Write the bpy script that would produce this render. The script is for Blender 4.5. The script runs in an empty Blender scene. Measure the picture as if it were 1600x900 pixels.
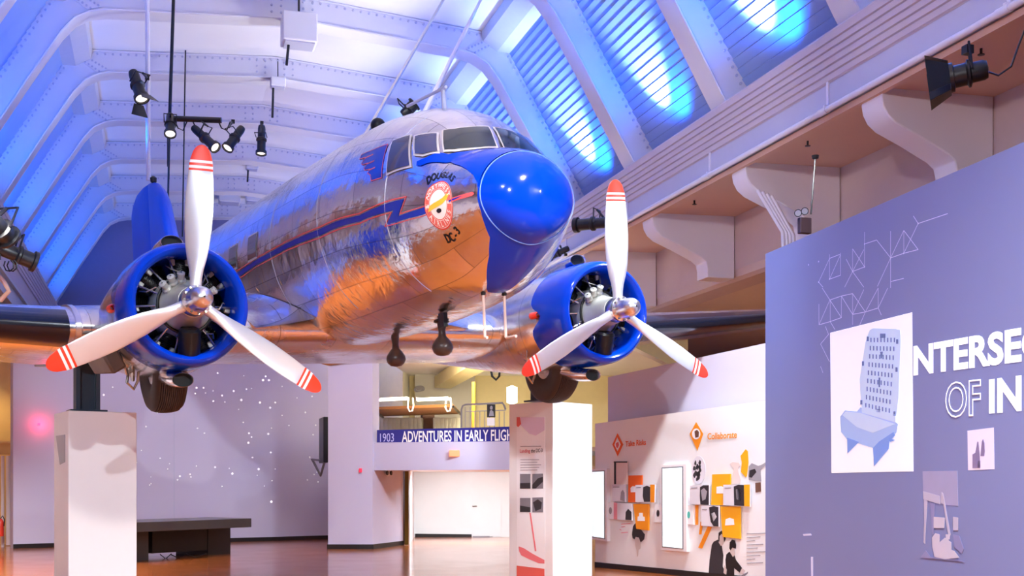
import bpy, bmesh, math, random
import numpy as np
from mathutils import Vector, Matrix
random.seed(7)
sc = bpy.context.scene
COL = sc.collection
PI = math.pi

# ---------------------------------------------------------------- camera, world, lights, exposure
F = 1800.0; CX = 800.0; HY = 757.0; EYE = 1.6
AL = math.atan(557.0 / F)
ca, sa = math.cos(AL), math.sin(AL)

def W(r, d, z):
    """camera-aligned ground coordinates (right, ahead, height over floor) -> world; world Y runs along the hall"""
    return Vector((r * ca + d * sa, -r * sa + d * ca, z))

def at(u, v, D):
    return W((u - CX) / F * D, D, EYE + (HY - v) / F * D)

cam = bpy.data.cameras.new('camera')
camo = bpy.data.objects.new('camera', cam)
COL.objects.link(camo)
cam.sensor_width = 36.0
cam.lens = F / 1600.0 * 36.0
cam.shift_y = (HY - 450.0) / 1600.0
cam.clip_end = 300
camo.location = (0, 0, EYE)
camo.rotation_euler = (PI / 2, 0, -AL)
sc.camera = camo

world = bpy.data.worlds.new('world')
sc.world = world
world.use_nodes = True
bg = world.node_tree.nodes['Background']
bg.inputs[0].default_value = (0.62, 0.72, 0.95, 1)
bg.inputs[1].default_value = 0.24

sc.view_settings.view_transform = 'Standard'
sc.view_settings.look = 'None'
sc.view_settings.gamma = 1.0
sc.view_settings.use_curve_mapping = False
sc.view_settings.exposure = 0.0

XC = 3.36          # middle of the nave
RIBS = [11.6, 16.2, 20.8, 25.4, 30.0, 34.5, 39.0, 43.6, 48.3, 53.0]

def aim(o, target):
    d = Vector(target) - o.location
    o.rotation_euler = d.to_track_quat('-Z', 'Y').to_euler()

def spot(loc, target, power, col, angle=60, blend=0.6, rad=0.12):
    l = bpy.data.lights.new('spot_lamp', 'SPOT')
    l.energy = power; l.color = col; l.spot_size = math.radians(angle); l.spot_blend = blend
    l.shadow_soft_size = rad
    o = bpy.data.objects.new('spot_lamp', l); COL.objects.link(o)
    o.location = loc; aim(o, target)
    return o

def area(loc, target, power, col, sx, sy):
    l = bpy.data.lights.new('area_lamp', 'AREA')
    l.shape = 'RECTANGLE'; l.size = sx; l.size_y = sy; l.energy = power; l.color = col
    o = bpy.data.objects.new('area_lamp', l); COL.objects.link(o)
    o.location = loc; aim(o, target)
    return o

WHITE = (0.90, 0.97, 1.0); COOL = (0.80, 0.89, 1.0); BLUE = (0.0, 0.175, 1.0); WARM = (1.0, 0.72, 0.42)
# blue washes standing on both ledges, one to each bay, with a paler beam up the middle of each right-hand panel,
# blue floods thrown across to the opposite slope, and white up-light on the ridge panels
BAYS = [-2.0, 2.6, 7.2] + RIBS
for i in range(len(BAYS) - 1):
    yc = (BAYS[i] + BAYS[i + 1] + 0.6) / 2
    spot((XC + 7.5, yc - 0.3, EYE + 7.75), (XC + 6.6, yc + 0.6, EYE + 10.7), 850, BLUE, 125, 0.9)
    spot((XC + 7.45, yc + 0.5, EYE + 7.75), (XC + 6.9, yc + 0.4, EYE + 10.3), 1900, (0.50, 0.70, 1.0), 60, 0.8)
    spot((XC - 7.1, yc - 0.3, EYE + 7.5), (XC - 7.3, yc + 0.7, EYE + 10.0), 520, BLUE, 120, 0.9)
    spot((XC - 7.2, yc - 3.0, EYE + 7.9), (XC + 6.6, yc + 0.6, EYE + 10.9), 7500, BLUE, 20, 0.7)
    spot((XC + 7.2, yc - 3.0, EYE + 7.9), (XC - 6.6, yc + 0.6, EYE + 10.9), 3000, BLUE, 20, 0.7)
    spot((XC + 4.6, yc, EYE + 7.4), (XC - 0.6, yc, EYE + 12.5), 1250 if yc < 36 else 700, (0.98, 0.97, 0.94) if yc < 36 else (1.0, 0.86, 0.90), 84, 0.9)
# white key, wash and fill spots added to brighten aircraft, floor and walls
spot((9.5, -2.0, EYE + 6.3), (-1.0, 17.0, 1.5), 5200, WHITE, 44, 0.5, 0.12)
spot((-3.6, -4.0, EYE + 7.0), (2.5, 17.0, 1.4), 5600, COOL, 40, 0.5, 0.15)
spot((4.0, 3.0, EYE + 9.0), (3.6, 6.5, 0.0), 11500, (1.0, 0.93, 0.86), 95, 0.8, 0.5)
spot((8.5, 14.0, EYE + 7.6), (7.0, 18.0, 0.0), 5000, WHITE, 90, 0.8, 0.4)
spot((-3.0, 20.0, EYE + 5.4), (-4.0, 23.0, 0.0), 6500, (1.0, 0.93, 0.86), 90, 0.8, 0.4)
spot((-2.0, 17.5, EYE + 5.6), W(-8.6, 31.0, 2.2), 2300, COOL, 60, 0.8, 0.3)
spot((6.0, 18.0, EYE + 7.0), W(-3.2, 29.0, 1.6), 1900, COOL, 42, 0.8, 0.3)
spot((-3.6, 3.0, EYE + 7.2), W(4.6, 13.2, 2.4), 1850, COOL, 46, 0.7, 0.3)
spot((2.5, 9.0, EYE + 9.0), W(2.6, 20.8, 1.2), 2600, WHITE, 34, 0.7, 0.25)
spot((-3.0, 2.0, EYE + 6.4), (10.8, 12.5, EYE + 6.4), 3000, (1.0, 0.90, 0.94), 24, 0.7, 0.3)
spot((-3.0, 8.0, EYE + 6.4), (10.8, 21.5, EYE + 6.2), 3400, (1.0, 0.90, 0.94), 24, 0.7, 0.3)
spot(W(-0.4, 26.3, 3.3), W(-3.1, 29.3, 1.1), 170, COOL, 70, 0.8, 0.2)

def C(r, g, b):
    f = lambda c: (c / 255 / 12.92) if c / 255 <= 0.04045 else ((c / 255 + 0.055) / 1.055) ** 2.4
    return (f(r), f(g), f(b), 1.0)

# ---------------------------------------------------------------- materials
def mat(name, col, rough=0.5, metal=0.0, emit=None, strength=0.0, noise=0.05, nscale=6.0, bump=0.0, bscale=40.0, coat=0.0, spec=0.5):
    m = bpy.data.materials.new(name); m.use_nodes = True
    nt = m.node_tree; n = nt.nodes; L = nt.links
    b = n['Principled BSDF']
    b.inputs['Base Color'].default_value = col
    b.inputs['Roughness'].default_value = rough
    b.inputs['Metallic'].default_value = metal
    b.inputs['Specular IOR Level'].default_value = spec
    if coat: b.inputs['Coat Weight'].default_value = coat; b.inputs['Coat Roughness'].default_value = 0.05
    tc = n.new('ShaderNodeTexCoord')
    if noise:
        nz = n.new('ShaderNodeTexNoise'); nz.inputs['Scale'].default_value = nscale; nz.inputs['Detail'].default_value = 4
        L.new(tc.outputs['Object'], nz.inputs['Vector'])
        mx = n.new('ShaderNodeMix'); mx.data_type = 'RGBA'
        mx.inputs[6].default_value = tuple(c * (1 - noise) for c in col[:3]) + (1,)
        mx.inputs[7].default_value = tuple(min(1, c * (1 + noise)) for c in col[:3]) + (1,)
        L.new(nz.outputs['Fac'], mx.inputs[0]); L.new(mx.outputs[2], b.inputs['Base Color'])
    if bump:
        nb = n.new('ShaderNodeTexNoise'); nb.inputs['Scale'].default_value = bscale; nb.inputs['Detail'].default_value = 3
        L.new(tc.outputs['Object'], nb.inputs['Vector'])
        bp = n.new('ShaderNodeBump'); bp.inputs['Strength'].default_value = bump; bp.inputs['Distance'].default_value = 0.02
        L.new(nb.outputs['Fac'], bp.inputs['Height']); L.new(bp.outputs['Normal'], b.inputs['Normal'])
    if emit:
        b.inputs['Emission Color'].default_value = emit; b.inputs['Emission Strength'].default_value = strength
    return m

M = {}
M['rib'] = mat('rib_paint', C(226, 224, 232), 0.45, noise=0.03, nscale=1.5)
M['ceil'] = mat('ceiling_paint', C(240, 238, 238), 0.6, noise=0.05, nscale=0.8)
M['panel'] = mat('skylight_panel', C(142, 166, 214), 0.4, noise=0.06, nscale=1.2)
M['purlin'] = mat('purlin_paint', C(200, 196, 200), 0.5)
M['clad'] = mat('ledge_cladding', C(200, 184, 190), 0.5, noise=0.04, nscale=2)
M['fascia'] = mat('fascia_paint', C(190, 190, 212), 0.45, noise=0.03)
M['rail'] = mat('rail_white', C(228, 226, 238), 0.35)
M['soffit'] = mat('soffit_plaster', C(214, 172, 148), 0.7, noise=0.04, nscale=0.7)
M['concrete'] = mat('bracket_plaster', C(232, 226, 232), 0.65, noise=0.04, nscale=1.0)
M['beige'] = mat('beige_wall', C(226, 206, 190), 0.7, noise=0.03)
M['endwall'] = mat('end_wall_paint', C(150, 150, 190), 0.6)
M['black'] = mat('black_metal', C(20, 20, 24), 0.35, noise=0.1)
M['rubber'] = mat('tyre_rubber', C(52, 44, 42), 0.6, noise=0.2, nscale=12)
M['dark'] = mat('dark_void', C(10, 10, 12), 0.7)
M['whitepaint'] = mat('pedestal_white', C(238, 236, 238), 0.5, noise=0.015)
M['lav'] = mat('lavender_wall', C(202, 196, 218), 0.55, noise=0.02, nscale=0.6)
M['base'] = mat('black_baseboard', C(28, 24, 26), 0.4)
M['chrome'] = mat('polished_metal', C(225, 225, 228), 0.3, 1.0, noise=0.02)
M['blade'] = mat('blade_aluminium', C(226, 228, 232), 0.4, 0.6, noise=0.05, nscale=3)
M['red'] = mat('tip_red', C(236, 58, 30), 0.35, coat=0.4)
M['tipwhite'] = mat('tip_white', C(245, 240, 240), 0.4)
M['blue'] = mat('gloss_blue', C(0, 60, 205), 0.14, coat=0.1, noise=0.02, spec=0.22)
M['stripeblue'] = mat('stripe_blue', C(14, 50, 176), 0.25, coat=0.4)
M['stripered'] = mat('stripe_red', C(226, 92, 96), 0.35)
M['boot'] = mat('boot_rubber', C(16, 22, 38), 0.22, coat=0.5)
M['finblue'] = mat('fin_blue', C(14, 74, 214), 0.4, noise=0.1, nscale=2)
M['engine'] = mat('engine_grey', C(178, 178, 172), 0.4, 0.25, noise=0.2, nscale=10)
M['fins'] = mat('cylinder_black', C(30, 30, 32), 0.4, 0.5)
M['steel'] = mat('bright_steel', C(205, 200, 190), 0.25, 0.9)
M['bulb'] = mat('antenna_bronze', C(74, 62, 58), 0.35, 0.3, noise=0.15)
M['glass'] = mat('cockpit_glass', C(26, 40, 44), 0.06, 0.0, coat=1.0, noise=0.2)
M['frame'] = mat('window_frame', C(222, 214, 210), 0.35, 0.3)
M['teal'] = mat('post_paint', C(46, 60, 76), 0.3, noise=0.15, nscale=3)

def alu(name, tint=(0.80, 0.80, 0.83), rough=0.17, uv=True, bx=0.95, by=0.42, dent=0.22):
    m = bpy.data.materials.new(name); m.use_nodes = True
    nt = m.node_tree; n = nt.nodes; L = nt.links; b = n['Principled BSDF']
    b.inputs['Metallic'].default_value = 1.0
    tc = n.new('ShaderNodeTexCoord')
    src = tc.outputs['UV'] if uv else tc.outputs['Object']
    br = n.new('ShaderNodeTexBrick'); br.offset = 0.5
    br.inputs['Color1'].default_value = (tint[0] * 0.84, tint[1] * 0.84, tint[2] * 0.86, 1)
    br.inputs['Color2'].default_value = (min(1, tint[0] * 1.1), min(1, tint[1] * 1.1), min(1, tint[2] * 1.1), 1)
    br.inputs['Mortar'].default_value = (tint[0] * 0.5, tint[1] * 0.5, tint[2] * 0.52, 1)
    br.inputs['Scale'].default_value = 1.0; br.inputs['Mortar Size'].default_value = 0.006
    br.inputs['Brick Width'].default_value = bx; br.inputs['Row Height'].default_value = by
    L.new(src, br.inputs['Vector']); L.new(br.outputs['Color'], b.inputs['Base Color'])
    nz = n.new('ShaderNodeTexNoise'); nz.inputs['Scale'].default_value = 3.2; nz.inputs['Detail'].default_value = 3.5; nz.inputs['Roughness'].default_value = 0.55
    L.new(tc.outputs['Object'], nz.inputs['Vector'])
    mr = n.new('ShaderNodeMapRange'); mr.inputs['To Min'].default_value = rough * 0.45; mr.inputs['To Max'].default_value = rough * 1.7
    L.new(nz.outputs['Fac'], mr.inputs['Value']); L.new(mr.outputs['Result'], b.inputs['Roughness'])
    ad = n.new('ShaderNodeMath'); ad.operation = 'MULTIPLY_ADD'; ad.inputs[1].default_value = 0.35
    sep = n.new('ShaderNodeRGBToBW'); L.new(br.outputs['Color'], sep.inputs[0])
    L.new(sep.outputs[0], ad.inputs[0]); L.new(nz.outputs['Fac'], ad.inputs[2])
    bp = n.new('ShaderNodeBump'); bp.inputs['Strength'].default_value = dent; bp.inputs['Distance'].default_value = 0.12
    L.new(ad.outputs[0], bp.inputs['Height']); L.new(bp.outputs['Normal'], b.inputs['Normal'])
    return m

M['alu'] = alu('aluminium_skin')
M['aluw'] = alu('aluminium_wing_skin', (0.78, 0.77, 0.78), 0.22, False, 0.8, 0.5, 0.08)

def floor_mat():
    m = bpy.data.materials.new('teak_floor'); m.use_nodes = True
    nt = m.node_tree; n = nt.nodes; L = nt.links; b = n['Principled BSDF']
    tc = n.new('ShaderNodeTexCoord')
    br = n.new('ShaderNodeTexBrick')
    br.inputs['Color1'].default_value = C(176, 92, 38); br.inputs['Color2'].default_value = C(198, 112, 52); br.inputs['Mortar'].default_value = C(140, 70, 30)
    br.inputs['Scale'].default_value = 1.0; br.inputs['Brick Width'].default_value = 0.9; br.inputs['Row Height'].default_value = 0.11; br.inputs['Mortar Size'].default_value = 0.004
    L.new(tc.outputs['Object'], br.inputs['Vector'])
    L.new(br.outputs['Color'], b.inputs['Base Color'])
    nz = n.new('ShaderNodeTexNoise'); nz.inputs['Scale'].default_value = 1.3
    L.new(tc.outputs['Object'], nz.inputs['Vector'])
    mr = n.new('ShaderNodeMapRange'); mr.inputs['To Min'].default_value = 0.10; mr.inputs['To Max'].default_value = 0.26
    L.new(nz.outputs['Fac'], mr.inputs['Value']); L.new(mr.outputs['Result'], b.inputs['Roughness'])
    bp = n.new('ShaderNodeBump'); bp.inputs['Strength'].default_value = 0.04; bp.inputs['Distance'].default_value = 0.05
    L.new(nz.outputs['Fac'], bp.inputs['Height']); L.new(bp.outputs['Normal'], b.inputs['Normal'])
    b.inputs['Coat Weight'].default_value = 0.5; b.inputs['Coat Roughness'].default_value = 0.12
    return m
M['floor'] = floor_mat()

# ---------------------------------------------------------------- mesh helpers
MW = {}
class G:
    def __init__(s): s.v = []; s.f = []; s.m = []
    def add(s, vs, fs, mi=0):
        o = len(s.v); s.v += [Vector(p) for p in vs]
        for f in fs: s.f.append(tuple(i + o for i in f)); s.m.append(mi)
        return s
    def box(s, c, size, ax=None, mi=0):
        c = Vector(c); a = ax or (Vector((1, 0, 0)), Vector((0, 1, 0)), Vector((0, 0, 1)))
        h = [a[i] * (size[i] / 2) for i in range(3)]
        vs = [c + h[0] * x + h[1] * y + h[2] * z for z in (-1, 1) for y in (-1, 1) for x in (-1, 1)]
        return s.add(vs, [(0, 2, 3, 1), (4, 5, 7, 6), (0, 1, 5, 4), (2, 6, 7, 3), (0, 4, 6, 2), (1, 3, 7, 5)], mi)
    def loft(s, rings, closed=True, caps=True, mi=0, wrap=False):
        n = len(rings[0]); vs = [p for r in rings for p in r]; fs = []
        R = len(rings)
        for i in range(R if wrap else R - 1):
            for j in range(n if closed else n - 1):
                a = i * n + j; b2 = i * n + (j + 1) % n; k = ((i + 1) % R) * n
                fs.append((a, b2, k + (j + 1) % n, k + j))
        s.add(vs, fs, mi)
        if caps and closed and not wrap:
            o = len(s.v) - len(vs)
            s.f.append(tuple(o + j for j in reversed(range(n)))); s.m.append(mi)
            s.f.append(tuple(o + (R - 1) * n + j for j in range(n))); s.m.append(mi)
        return s
    def tube(s, p0, p1, r0, r1=None, n=12, caps=True, mi=0):
        return s.path([p0, p1], [r0, r0 if r1 is None else r1], n, caps, mi)
    def path(s, pts, r, n=8, caps=True, mi=0):
        pts = [Vector(p) for p in pts]
        rs = r if isinstance(r, (list, tuple)) else [r] * len(pts)
        rings = []; up = None
        for i, p in enumerate(pts):
            d = (pts[min(i + 1, len(pts) - 1)] - pts[max(i - 1, 0)]).normalized()
            if up is None: up = Vector((0, 0, 1)) if abs(d.z) < 0.9 else Vector((1, 0, 0))
            x = d.cross(up).normalized(); y = x.cross(d).normalized(); up = y
            rings.append([p + (x * math.cos(t) + y * math.sin(t)) * rs[i] for t in [2 * PI * k / n for k in range(n)]])
        return s.loft(rings, True, caps, mi)
    def lathe(s, prof, o, d, n=32, caps=False, mi=0, sx=1.0, up=None):
        """prof: (radius, distance along d)"""
        o = Vector(o); d = Vector(d).normalized()
        up = up or (Vector((0, 0, 1)) if abs(d.z) < 0.9 else Vector((0, 1, 0)))
        x = d.cross(up).normalized(); y = x.cross(d).normalized()
        rings = [[o + d * z + (x * math.cos(t) * sx + y * math.sin(t)) * r for t in [2 * PI * k / n for k in range(n)]] for r, z in prof]
        return s.loft(rings, True, caps, mi)
    def prism(s, poly, ext, mi=0):
        poly = [Vector(p) for p in poly]; ext = Vector(ext); n = len(poly)
        fs = [tuple(reversed(range(n))), tuple(range(n, 2 * n))] + [(i, (i + 1) % n, n + (i + 1) % n, n + i) for i in range(n)]
        return s.add(poly + [p + ext for p in poly], fs, mi)
    def ball(s, c, r, n=16, mi=0):
        c = Vector(c); r = r if isinstance(r, (tuple, list)) else (r, r, r)
        rings = [[c + Vector((r[0] * math.sin(a) * math.cos(t), r[1] * math.sin(a) * math.sin(t), r[2] * math.cos(a))) for t in [2 * PI * k / n for k in range(n)]] for a in [PI * (0.02 + 0.96 * i / (n // 2)) for i in range(n // 2 + 1)]]
        return s.loft(rings, True, True, mi)
    def build(s, name, mats, parent=None, local=False, smooth=True, bevel=0, angle=35, uvs=None):
        me = bpy.data.meshes.new(name)
        vs = s.v
        org = None
        if parent is not None:
            if not local:
                inv = MW[parent].inverted(); vs = [inv @ p for p in vs]
        elif not local and vs:
            org = Vector((sum(p.x for p in vs) / len(vs), sum(p.y for p in vs) / len(vs), min(p.z for p in vs)))
            vs = [p - org for p in vs]
        me.from_pydata([tuple(p) for p in vs], [], s.f)
        for m in (mats if isinstance(mats, (list, tuple)) else [mats]): me.materials.append(m)
        me.polygons.foreach_set('material_index', s.m)
        bm = bmesh.new(); bm.from_mesh(me); bmesh.ops.recalc_face_normals(bm, faces=bm.faces[:]); bm.to_mesh(me); bm.free()
        if smooth:
            me.polygons.foreach_set('use_smooth', [True] * len(me.polygons))
            me.set_sharp_from_angle(angle=math.radians(angle))
        if uvs is not None:
            uvl = me.uv_layers.new(name='UVMap')
            for l in me.loops: uvl.data[l.index].uv = uvs[l.vertex_index]
        o = bpy.data.objects.new(name, me); COL.objects.link(o)
        if parent is not None:
            o.parent = parent; MW[o] = MW[parent]
        else:
            o.location = org or (0, 0, 0); MW[o] = Matrix.Translation(o.location)
        if bevel:
            b = o.modifiers.new('bevel', 'BEVEL'); b.width = bevel; b.segments = 2; b.limit_method = 'ANGLE'
        return o

def tag(o, label, cat, group=None):
    o['label'] = label; o['category'] = cat
    if group: o['group'] = group
    return o
def struct(o):
    o['kind'] = 'structure'; return o
def thing(name, label, cat, loc=(0, 0, 0), group=None, mtx=None):
    o = bpy.data.objects.new(name, None); COL.objects.link(o); o.empty_display_size = 0.2
    o.matrix_basis = mtx if mtx is not None else Matrix.Translation(Vector(loc))
    MW[o] = o.matrix_basis.copy()
    return tag(o, label, cat, group)
def dup(root, mtx, label, name=None):
    r = root.copy(); COL.objects.link(r); r.matrix_basis = mtx; r['label'] = label; MW[r] = mtx.copy()
    for ch in list(root.children):
        c = ch.copy(); COL.objects.link(c); c.parent = r
        for g2 in list(ch.children):
            d = g2.copy(); COL.objects.link(d); d.parent = c
    return r
def text_polys(txt, size=1.0, align='CENTER', offset=0.0, outline=0.0, spacing=1.0):
    """a text as flat mesh data (vertices x,y and faces)"""
    cu = bpy.data.curves.new('t', 'FONT'); cu.body = txt; cu.size = size; cu.align_x = align; cu.align_y = 'CENTER'
    cu.offset = offset; cu.space_character = spacing; cu.resolution_u = 4
    if outline:
        cu.fill_mode = 'NONE'; cu.bevel_depth = outline; cu.bevel_resolution = 1
    o = bpy.data.objects.new('t', cu); COL.objects.link(o)
    dg = bpy.context.evaluated_depsgraph_get(); dg.update()
    me = bpy.data.meshes.new_from_object(o.evaluated_get(dg))
    vs = [tuple(v.co) for v in me.vertices]; fs = [tuple(p.vertices) for p in me.polygons]
    bpy.data.objects.remove(o); bpy.data.curves.remove(cu); bpy.data.meshes.remove(me)
    return vs, fs
# ================================================================ THE HALL
def HX(x, y, h): return Vector((x, y, EYE + h))      # hall coordinates, height over the eye line

g = G(); g.box((4, 12, -0.05), (60, 100, 0.1)); struct(g.build('floor', M['floor'], smooth=False))

# ---- roof arches: box girders 0.6 deep
def arch_lines():
    outer = [(8.75, 6.95), (7.98, 8.12), (6.79, 10.16), (5.95, 11.60), (5.78, 11.90), (5.6, 12.2), (5.3, 12.225), (4.9, 12.25), (4.3, 12.29), (3.0, 12.38), (1.5, 12.5), (0, 12.6)]
    inner = [(8.23, 6.62), (7.46, 7.82), (6.27, 9.86), (5.55, 11.02), (5.25, 11.38), (4.9, 11.58), (4.55, 11.66), (4.2, 11.69), (3.7, 11.72), (2.8, 11.78), (1.5, 11.87), (0, 11.98)]
    return outer, inner
OUT, INN = arch_lines()
def arch_section(y, dy):
    rings = []
    for sgn in (-1, 1):
        seq = list(zip(OUT, INN)) if sgn < 0 else list(zip(OUT, INN))[::-1][1:]
        for (ox, oh), (ix, ih) in seq:
            rings.append([HX(XC + sgn * ox, y, oh), HX(XC + sgn * ox, y + dy, oh), HX(XC + sgn * ix, y + dy, ih), HX(XC + sgn * ix, y, ih)])
    return rings
YL = ['nearest the camera', 'second nearest the camera', 'third from the camera', 'fourth from the camera', 'right leg meeting the ledge behind the nose',
      'carrying the large white box over the cockpit', 'carrying the small white box', 'behind the light bar', 'second from the far end wall', 'last before the far end wall']
y0 = RIBS[0]
R0 = thing('roof_arch', 'steel roof arch over the nave, ' + YL[0], 'arch', HX(XC, y0, 6.6), 'white steel arches of the nave roof')
g = G(); g.loft(arch_section(y0, 0.6)); g.build('arch_girder', M['rib'], R0, angle=25)
# edge strips, splice plates, rivets
g = G()
for sgn in (-1, 1):
    for k in range(len(INN) - 1):
        for (P_, dz) in ((INN, 0.05), (OUT, -0.05)):
            a, b = P_[k], P_[k + 1]
            if P_ is OUT and k < 5: continue
            g.tube(HX(XC + sgn * a[0], y0 - 0.012, a[1] + dz * 0.3), HX(XC + sgn * b[0], y0 - 0.012, b[1] + dz * 0.3), 0.028, n=6)
g.build('edge_angle', M['rib'], R0)
for sgn in (-1, 1):
    g = G()
    pl = [(5.72, 12.16), (5.42, 12.2), (4.62, 11.72), (4.95, 11.62)]
    g.prism([HX(XC + sgn * x, y0 - 0.02, h) for x, h in pl], (0, 0.025, 0)); g.build('splice_plate', M['rib'], R0, smooth=False)
g = G()
def rivet(x, h): g.tube(HX(x, y0 - 0.035, h), HX(x, y0 + 0.01, h), 0.028, 0.034, n=6)
for sgn in (-1, 1):
    for k in range(9):
        t = k / 8
        rivet(XC + sgn * (5.62 + (4.88 - 5.62) * t), 12.1 + (11.66 - 12.1) * t); rivet(XC + sgn * (5.42 + (4.70 - 5.42) * t), 12.13 + (11.75 - 12.13) * t)
    for k in range(26):
        x = 0.1 + k * 0.21; rivet(XC + sgn * x, 12.6 - x * 0.0735 - 0.09)
    for k in range(24):
        t = k / 23; rivet(XC + sgn * (7.98 + (5.9 - 7.98) * t - 0.09), 8.12 + (11.7 - 8.12) * t - 0.05)
    for dx in (-0.12, 0.12):
        for k in range(3): rivet(XC + sgn * 0.4 + dx, 12.45 - k * 0.17)
for_r = g.build('rivet', M['fascia'], R0, smooth=False); for_r['kind'] = 'stuff'
for i, y in enumerate(RIBS[1:]):
    dup(R0, Matrix.Translation(HX(XC, y, 6.6)), 'steel roof arch over the nave, ' + YL[i + 1])

# ---- roof: ridge panels between the knees, louvred panels down both slopes
g = G()
for i in range(-3, len(RIBS)):
    ya = RIBS[i] + 0.0 if i >= 0 else RIBS[0] + i * 4.6
    yb = RIBS[i + 1] if 0 <= i < len(RIBS) - 1 else (RIBS[0] + (i + 1) * 4.6 if i < 0 else 54.5)
    for sgn in (-1, 1):
        pr = [(5.6, 12.22), (3.0, 12.40), (0, 12.62)]
        g.loft([[HX(XC + sgn * x, ya, h), HX(XC + sgn * x, yb, h), HX(XC + sgn * x, yb, h + 0.12), HX(XC + sgn * x, ya, h + 0.12)] for x, h in pr])
struct(g.build('ceiling', M['ceil'], angle=30))
nwin = 0
allr = [RIBS[0] - 9.2, RIBS[0] - 4.6] + RIBS + [54.4]
for sgn in (1, -1):
    for i in range(len(allr) - 1):
        ya, yb = allr[i] + 0.6, allr[i + 1]
        nwin += 1
        g = G(); N = 25
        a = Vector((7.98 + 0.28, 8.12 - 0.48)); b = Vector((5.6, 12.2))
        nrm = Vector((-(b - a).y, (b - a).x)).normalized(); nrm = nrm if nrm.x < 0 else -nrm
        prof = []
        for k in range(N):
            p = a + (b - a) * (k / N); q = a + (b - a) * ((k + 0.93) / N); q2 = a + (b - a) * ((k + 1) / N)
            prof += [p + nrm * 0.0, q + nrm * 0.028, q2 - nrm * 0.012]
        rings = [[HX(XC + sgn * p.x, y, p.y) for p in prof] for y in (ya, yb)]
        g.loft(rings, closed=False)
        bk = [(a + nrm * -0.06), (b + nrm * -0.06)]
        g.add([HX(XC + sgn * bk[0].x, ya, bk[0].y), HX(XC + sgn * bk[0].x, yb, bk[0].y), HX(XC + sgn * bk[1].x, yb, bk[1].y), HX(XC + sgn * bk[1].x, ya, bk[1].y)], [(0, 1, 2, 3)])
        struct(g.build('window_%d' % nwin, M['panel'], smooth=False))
for k, sgn in enumerate((1, -1)):
    g = G(); g.prism([HX(XC + sgn * x, 2.4, h) for x, h in [(5.62, 12.28), (5.05, 12.24), (5.1, 11.98), (5.5, 11.75), (5.88, 11.74)]], (0, 52, 0))
    struct(g.build('trim_%d' % (1 + k), M['purlin'], smooth=False))
# end wall of the nave
g = G(); g.prism([HX(XC + x, 54.4, h) for x, h in [(-9.2, -1.6), (9.2, -1.6), (9.2, 7.4), (5.6, 12.3), (0, 12.7), (-5.6, 12.3), (-9.2, 7.4)]], (0, 0.3, 0))
struct(g.build('wall_back', M['endwall'], smooth=False))
g = G()
for x in (-2.6, 0.4, 2.2): g.box(HX(XC + x, 54.33, 8.2), (0.12, 0.1, 5.2))
g.box(HX(XC, 54.33, 9.2), (6.4, 0.1, 0.14)); g.box(HX(XC, 54.33, 6.9), (6.4, 0.1, 0.14))
struct(g.build('trim_3', M['fascia'], smooth=False))

KR = 0.947
def RX(x, y, h): return HX(x * KR, y, h * KR)
# ---- right ledge: grooved cladding, plain fascia, white pipe rail, soffit, spandrel
xr = 11.36
YA, YB = -12.0, 54.4
prof = [(xr + 0.55, 8.02), (xr + 0.02, 8.02), (xr, 7.98)]
for k in range(6):
    h = 7.94 - k * 0.142
    prof += [(xr, h), (xr, h - 0.1), (xr + 0.035, h - 0.115), (xr + 0.035, h - 0.132)]
prof += [(xr + 0.05, 7.09), (xr + 0.55, 7.09)]
g = G(); g.loft([[RX(x, y, h) for x, h in prof] for y in (YA, YB)], closed=True); struct(g.build('trim_4', M['clad'], smooth=False))
g = G(); g.loft([[RX(x, y, h) for x, h in [(xr + 0.03, 7.09), (xr + 0.03, 6.66), (xr - 0.02, 6.64), (xr - 0.02, 6.60), (xr + 0.3, 6.60), (xr + 0.3, 7.09)]] for y in (YA, YB)]); struct(g.build('trim_5', M['fascia'], smooth=False))
g = G(); g.tube(RX(xr - 0.07, YA, 6.60), RX(xr - 0.07, YB, 6.60), 0.05, n=12)
for k in range(12):
    y = 4 + k * 4.3
    g.tube(RX(xr - 0.07, y - 0.12, 6.60), RX(xr - 0.07, y + 0.12, 6.60), 0.062, n=12)
    g.box(RX(xr - 0.01, y, 6.66), (0.1, 0.05, 0.1)); g.box(RX(xr + 0.02, y, 6.93), (0.03, 0.06, 0.5))
o = g.build('conduit_rail', M['rail']); tag(o, 'long white pipe clipped along the bottom of the right ledge', 'pipe')
g = G(); g.loft([[RX(x, y, h) for x, h in [(xr + 0.28, 6.60), (xr + 0.02, 6.56), (xr + 0.02, 6.45), (xr + 0.12, 6.45), (xr + 0.12, 6.55), (13.7, 6.62), (13.7, 6.8), (xr + 0.3, 6.8)]] for y in (YA, YB)]); struct(g.build('trim_6', M['soffit'], smooth=False))
# spandrel over the aisle behind the columns, aisle ceiling and far wall
g = G(); g.loft([[RX(x, y, h) for x, h in [(13.68, 6.7), (13.68, 5.30), (13.76, 5.14), (13.9, 5.08), (14.6, 5.08), (14.6, 6.7)]] for y in (YA, YB)]); struct(g.build('wall_right_spandrel', mat('spandrel_plaster', C(206, 184, 180), .65, noise=.03), smooth=False))
g = G(); g.box(RX(18.2, 21, 5.35), (7.2, 66, 0.1)); struct(g.build('ceiling_aisle', M['beige'], smooth=False))
g = G(); g.box(RX(21.9, 21, 2.0), (0.2, 66, 7.2)); struct(g.build('wall_right', M['beige'], smooth=False))
g = G(); g.box(RX(16.5, 47, 2.0), (10.6, 0.2, 7.2)); struct(g.build('wall_aisle', M['beige'], smooth=False))
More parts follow.
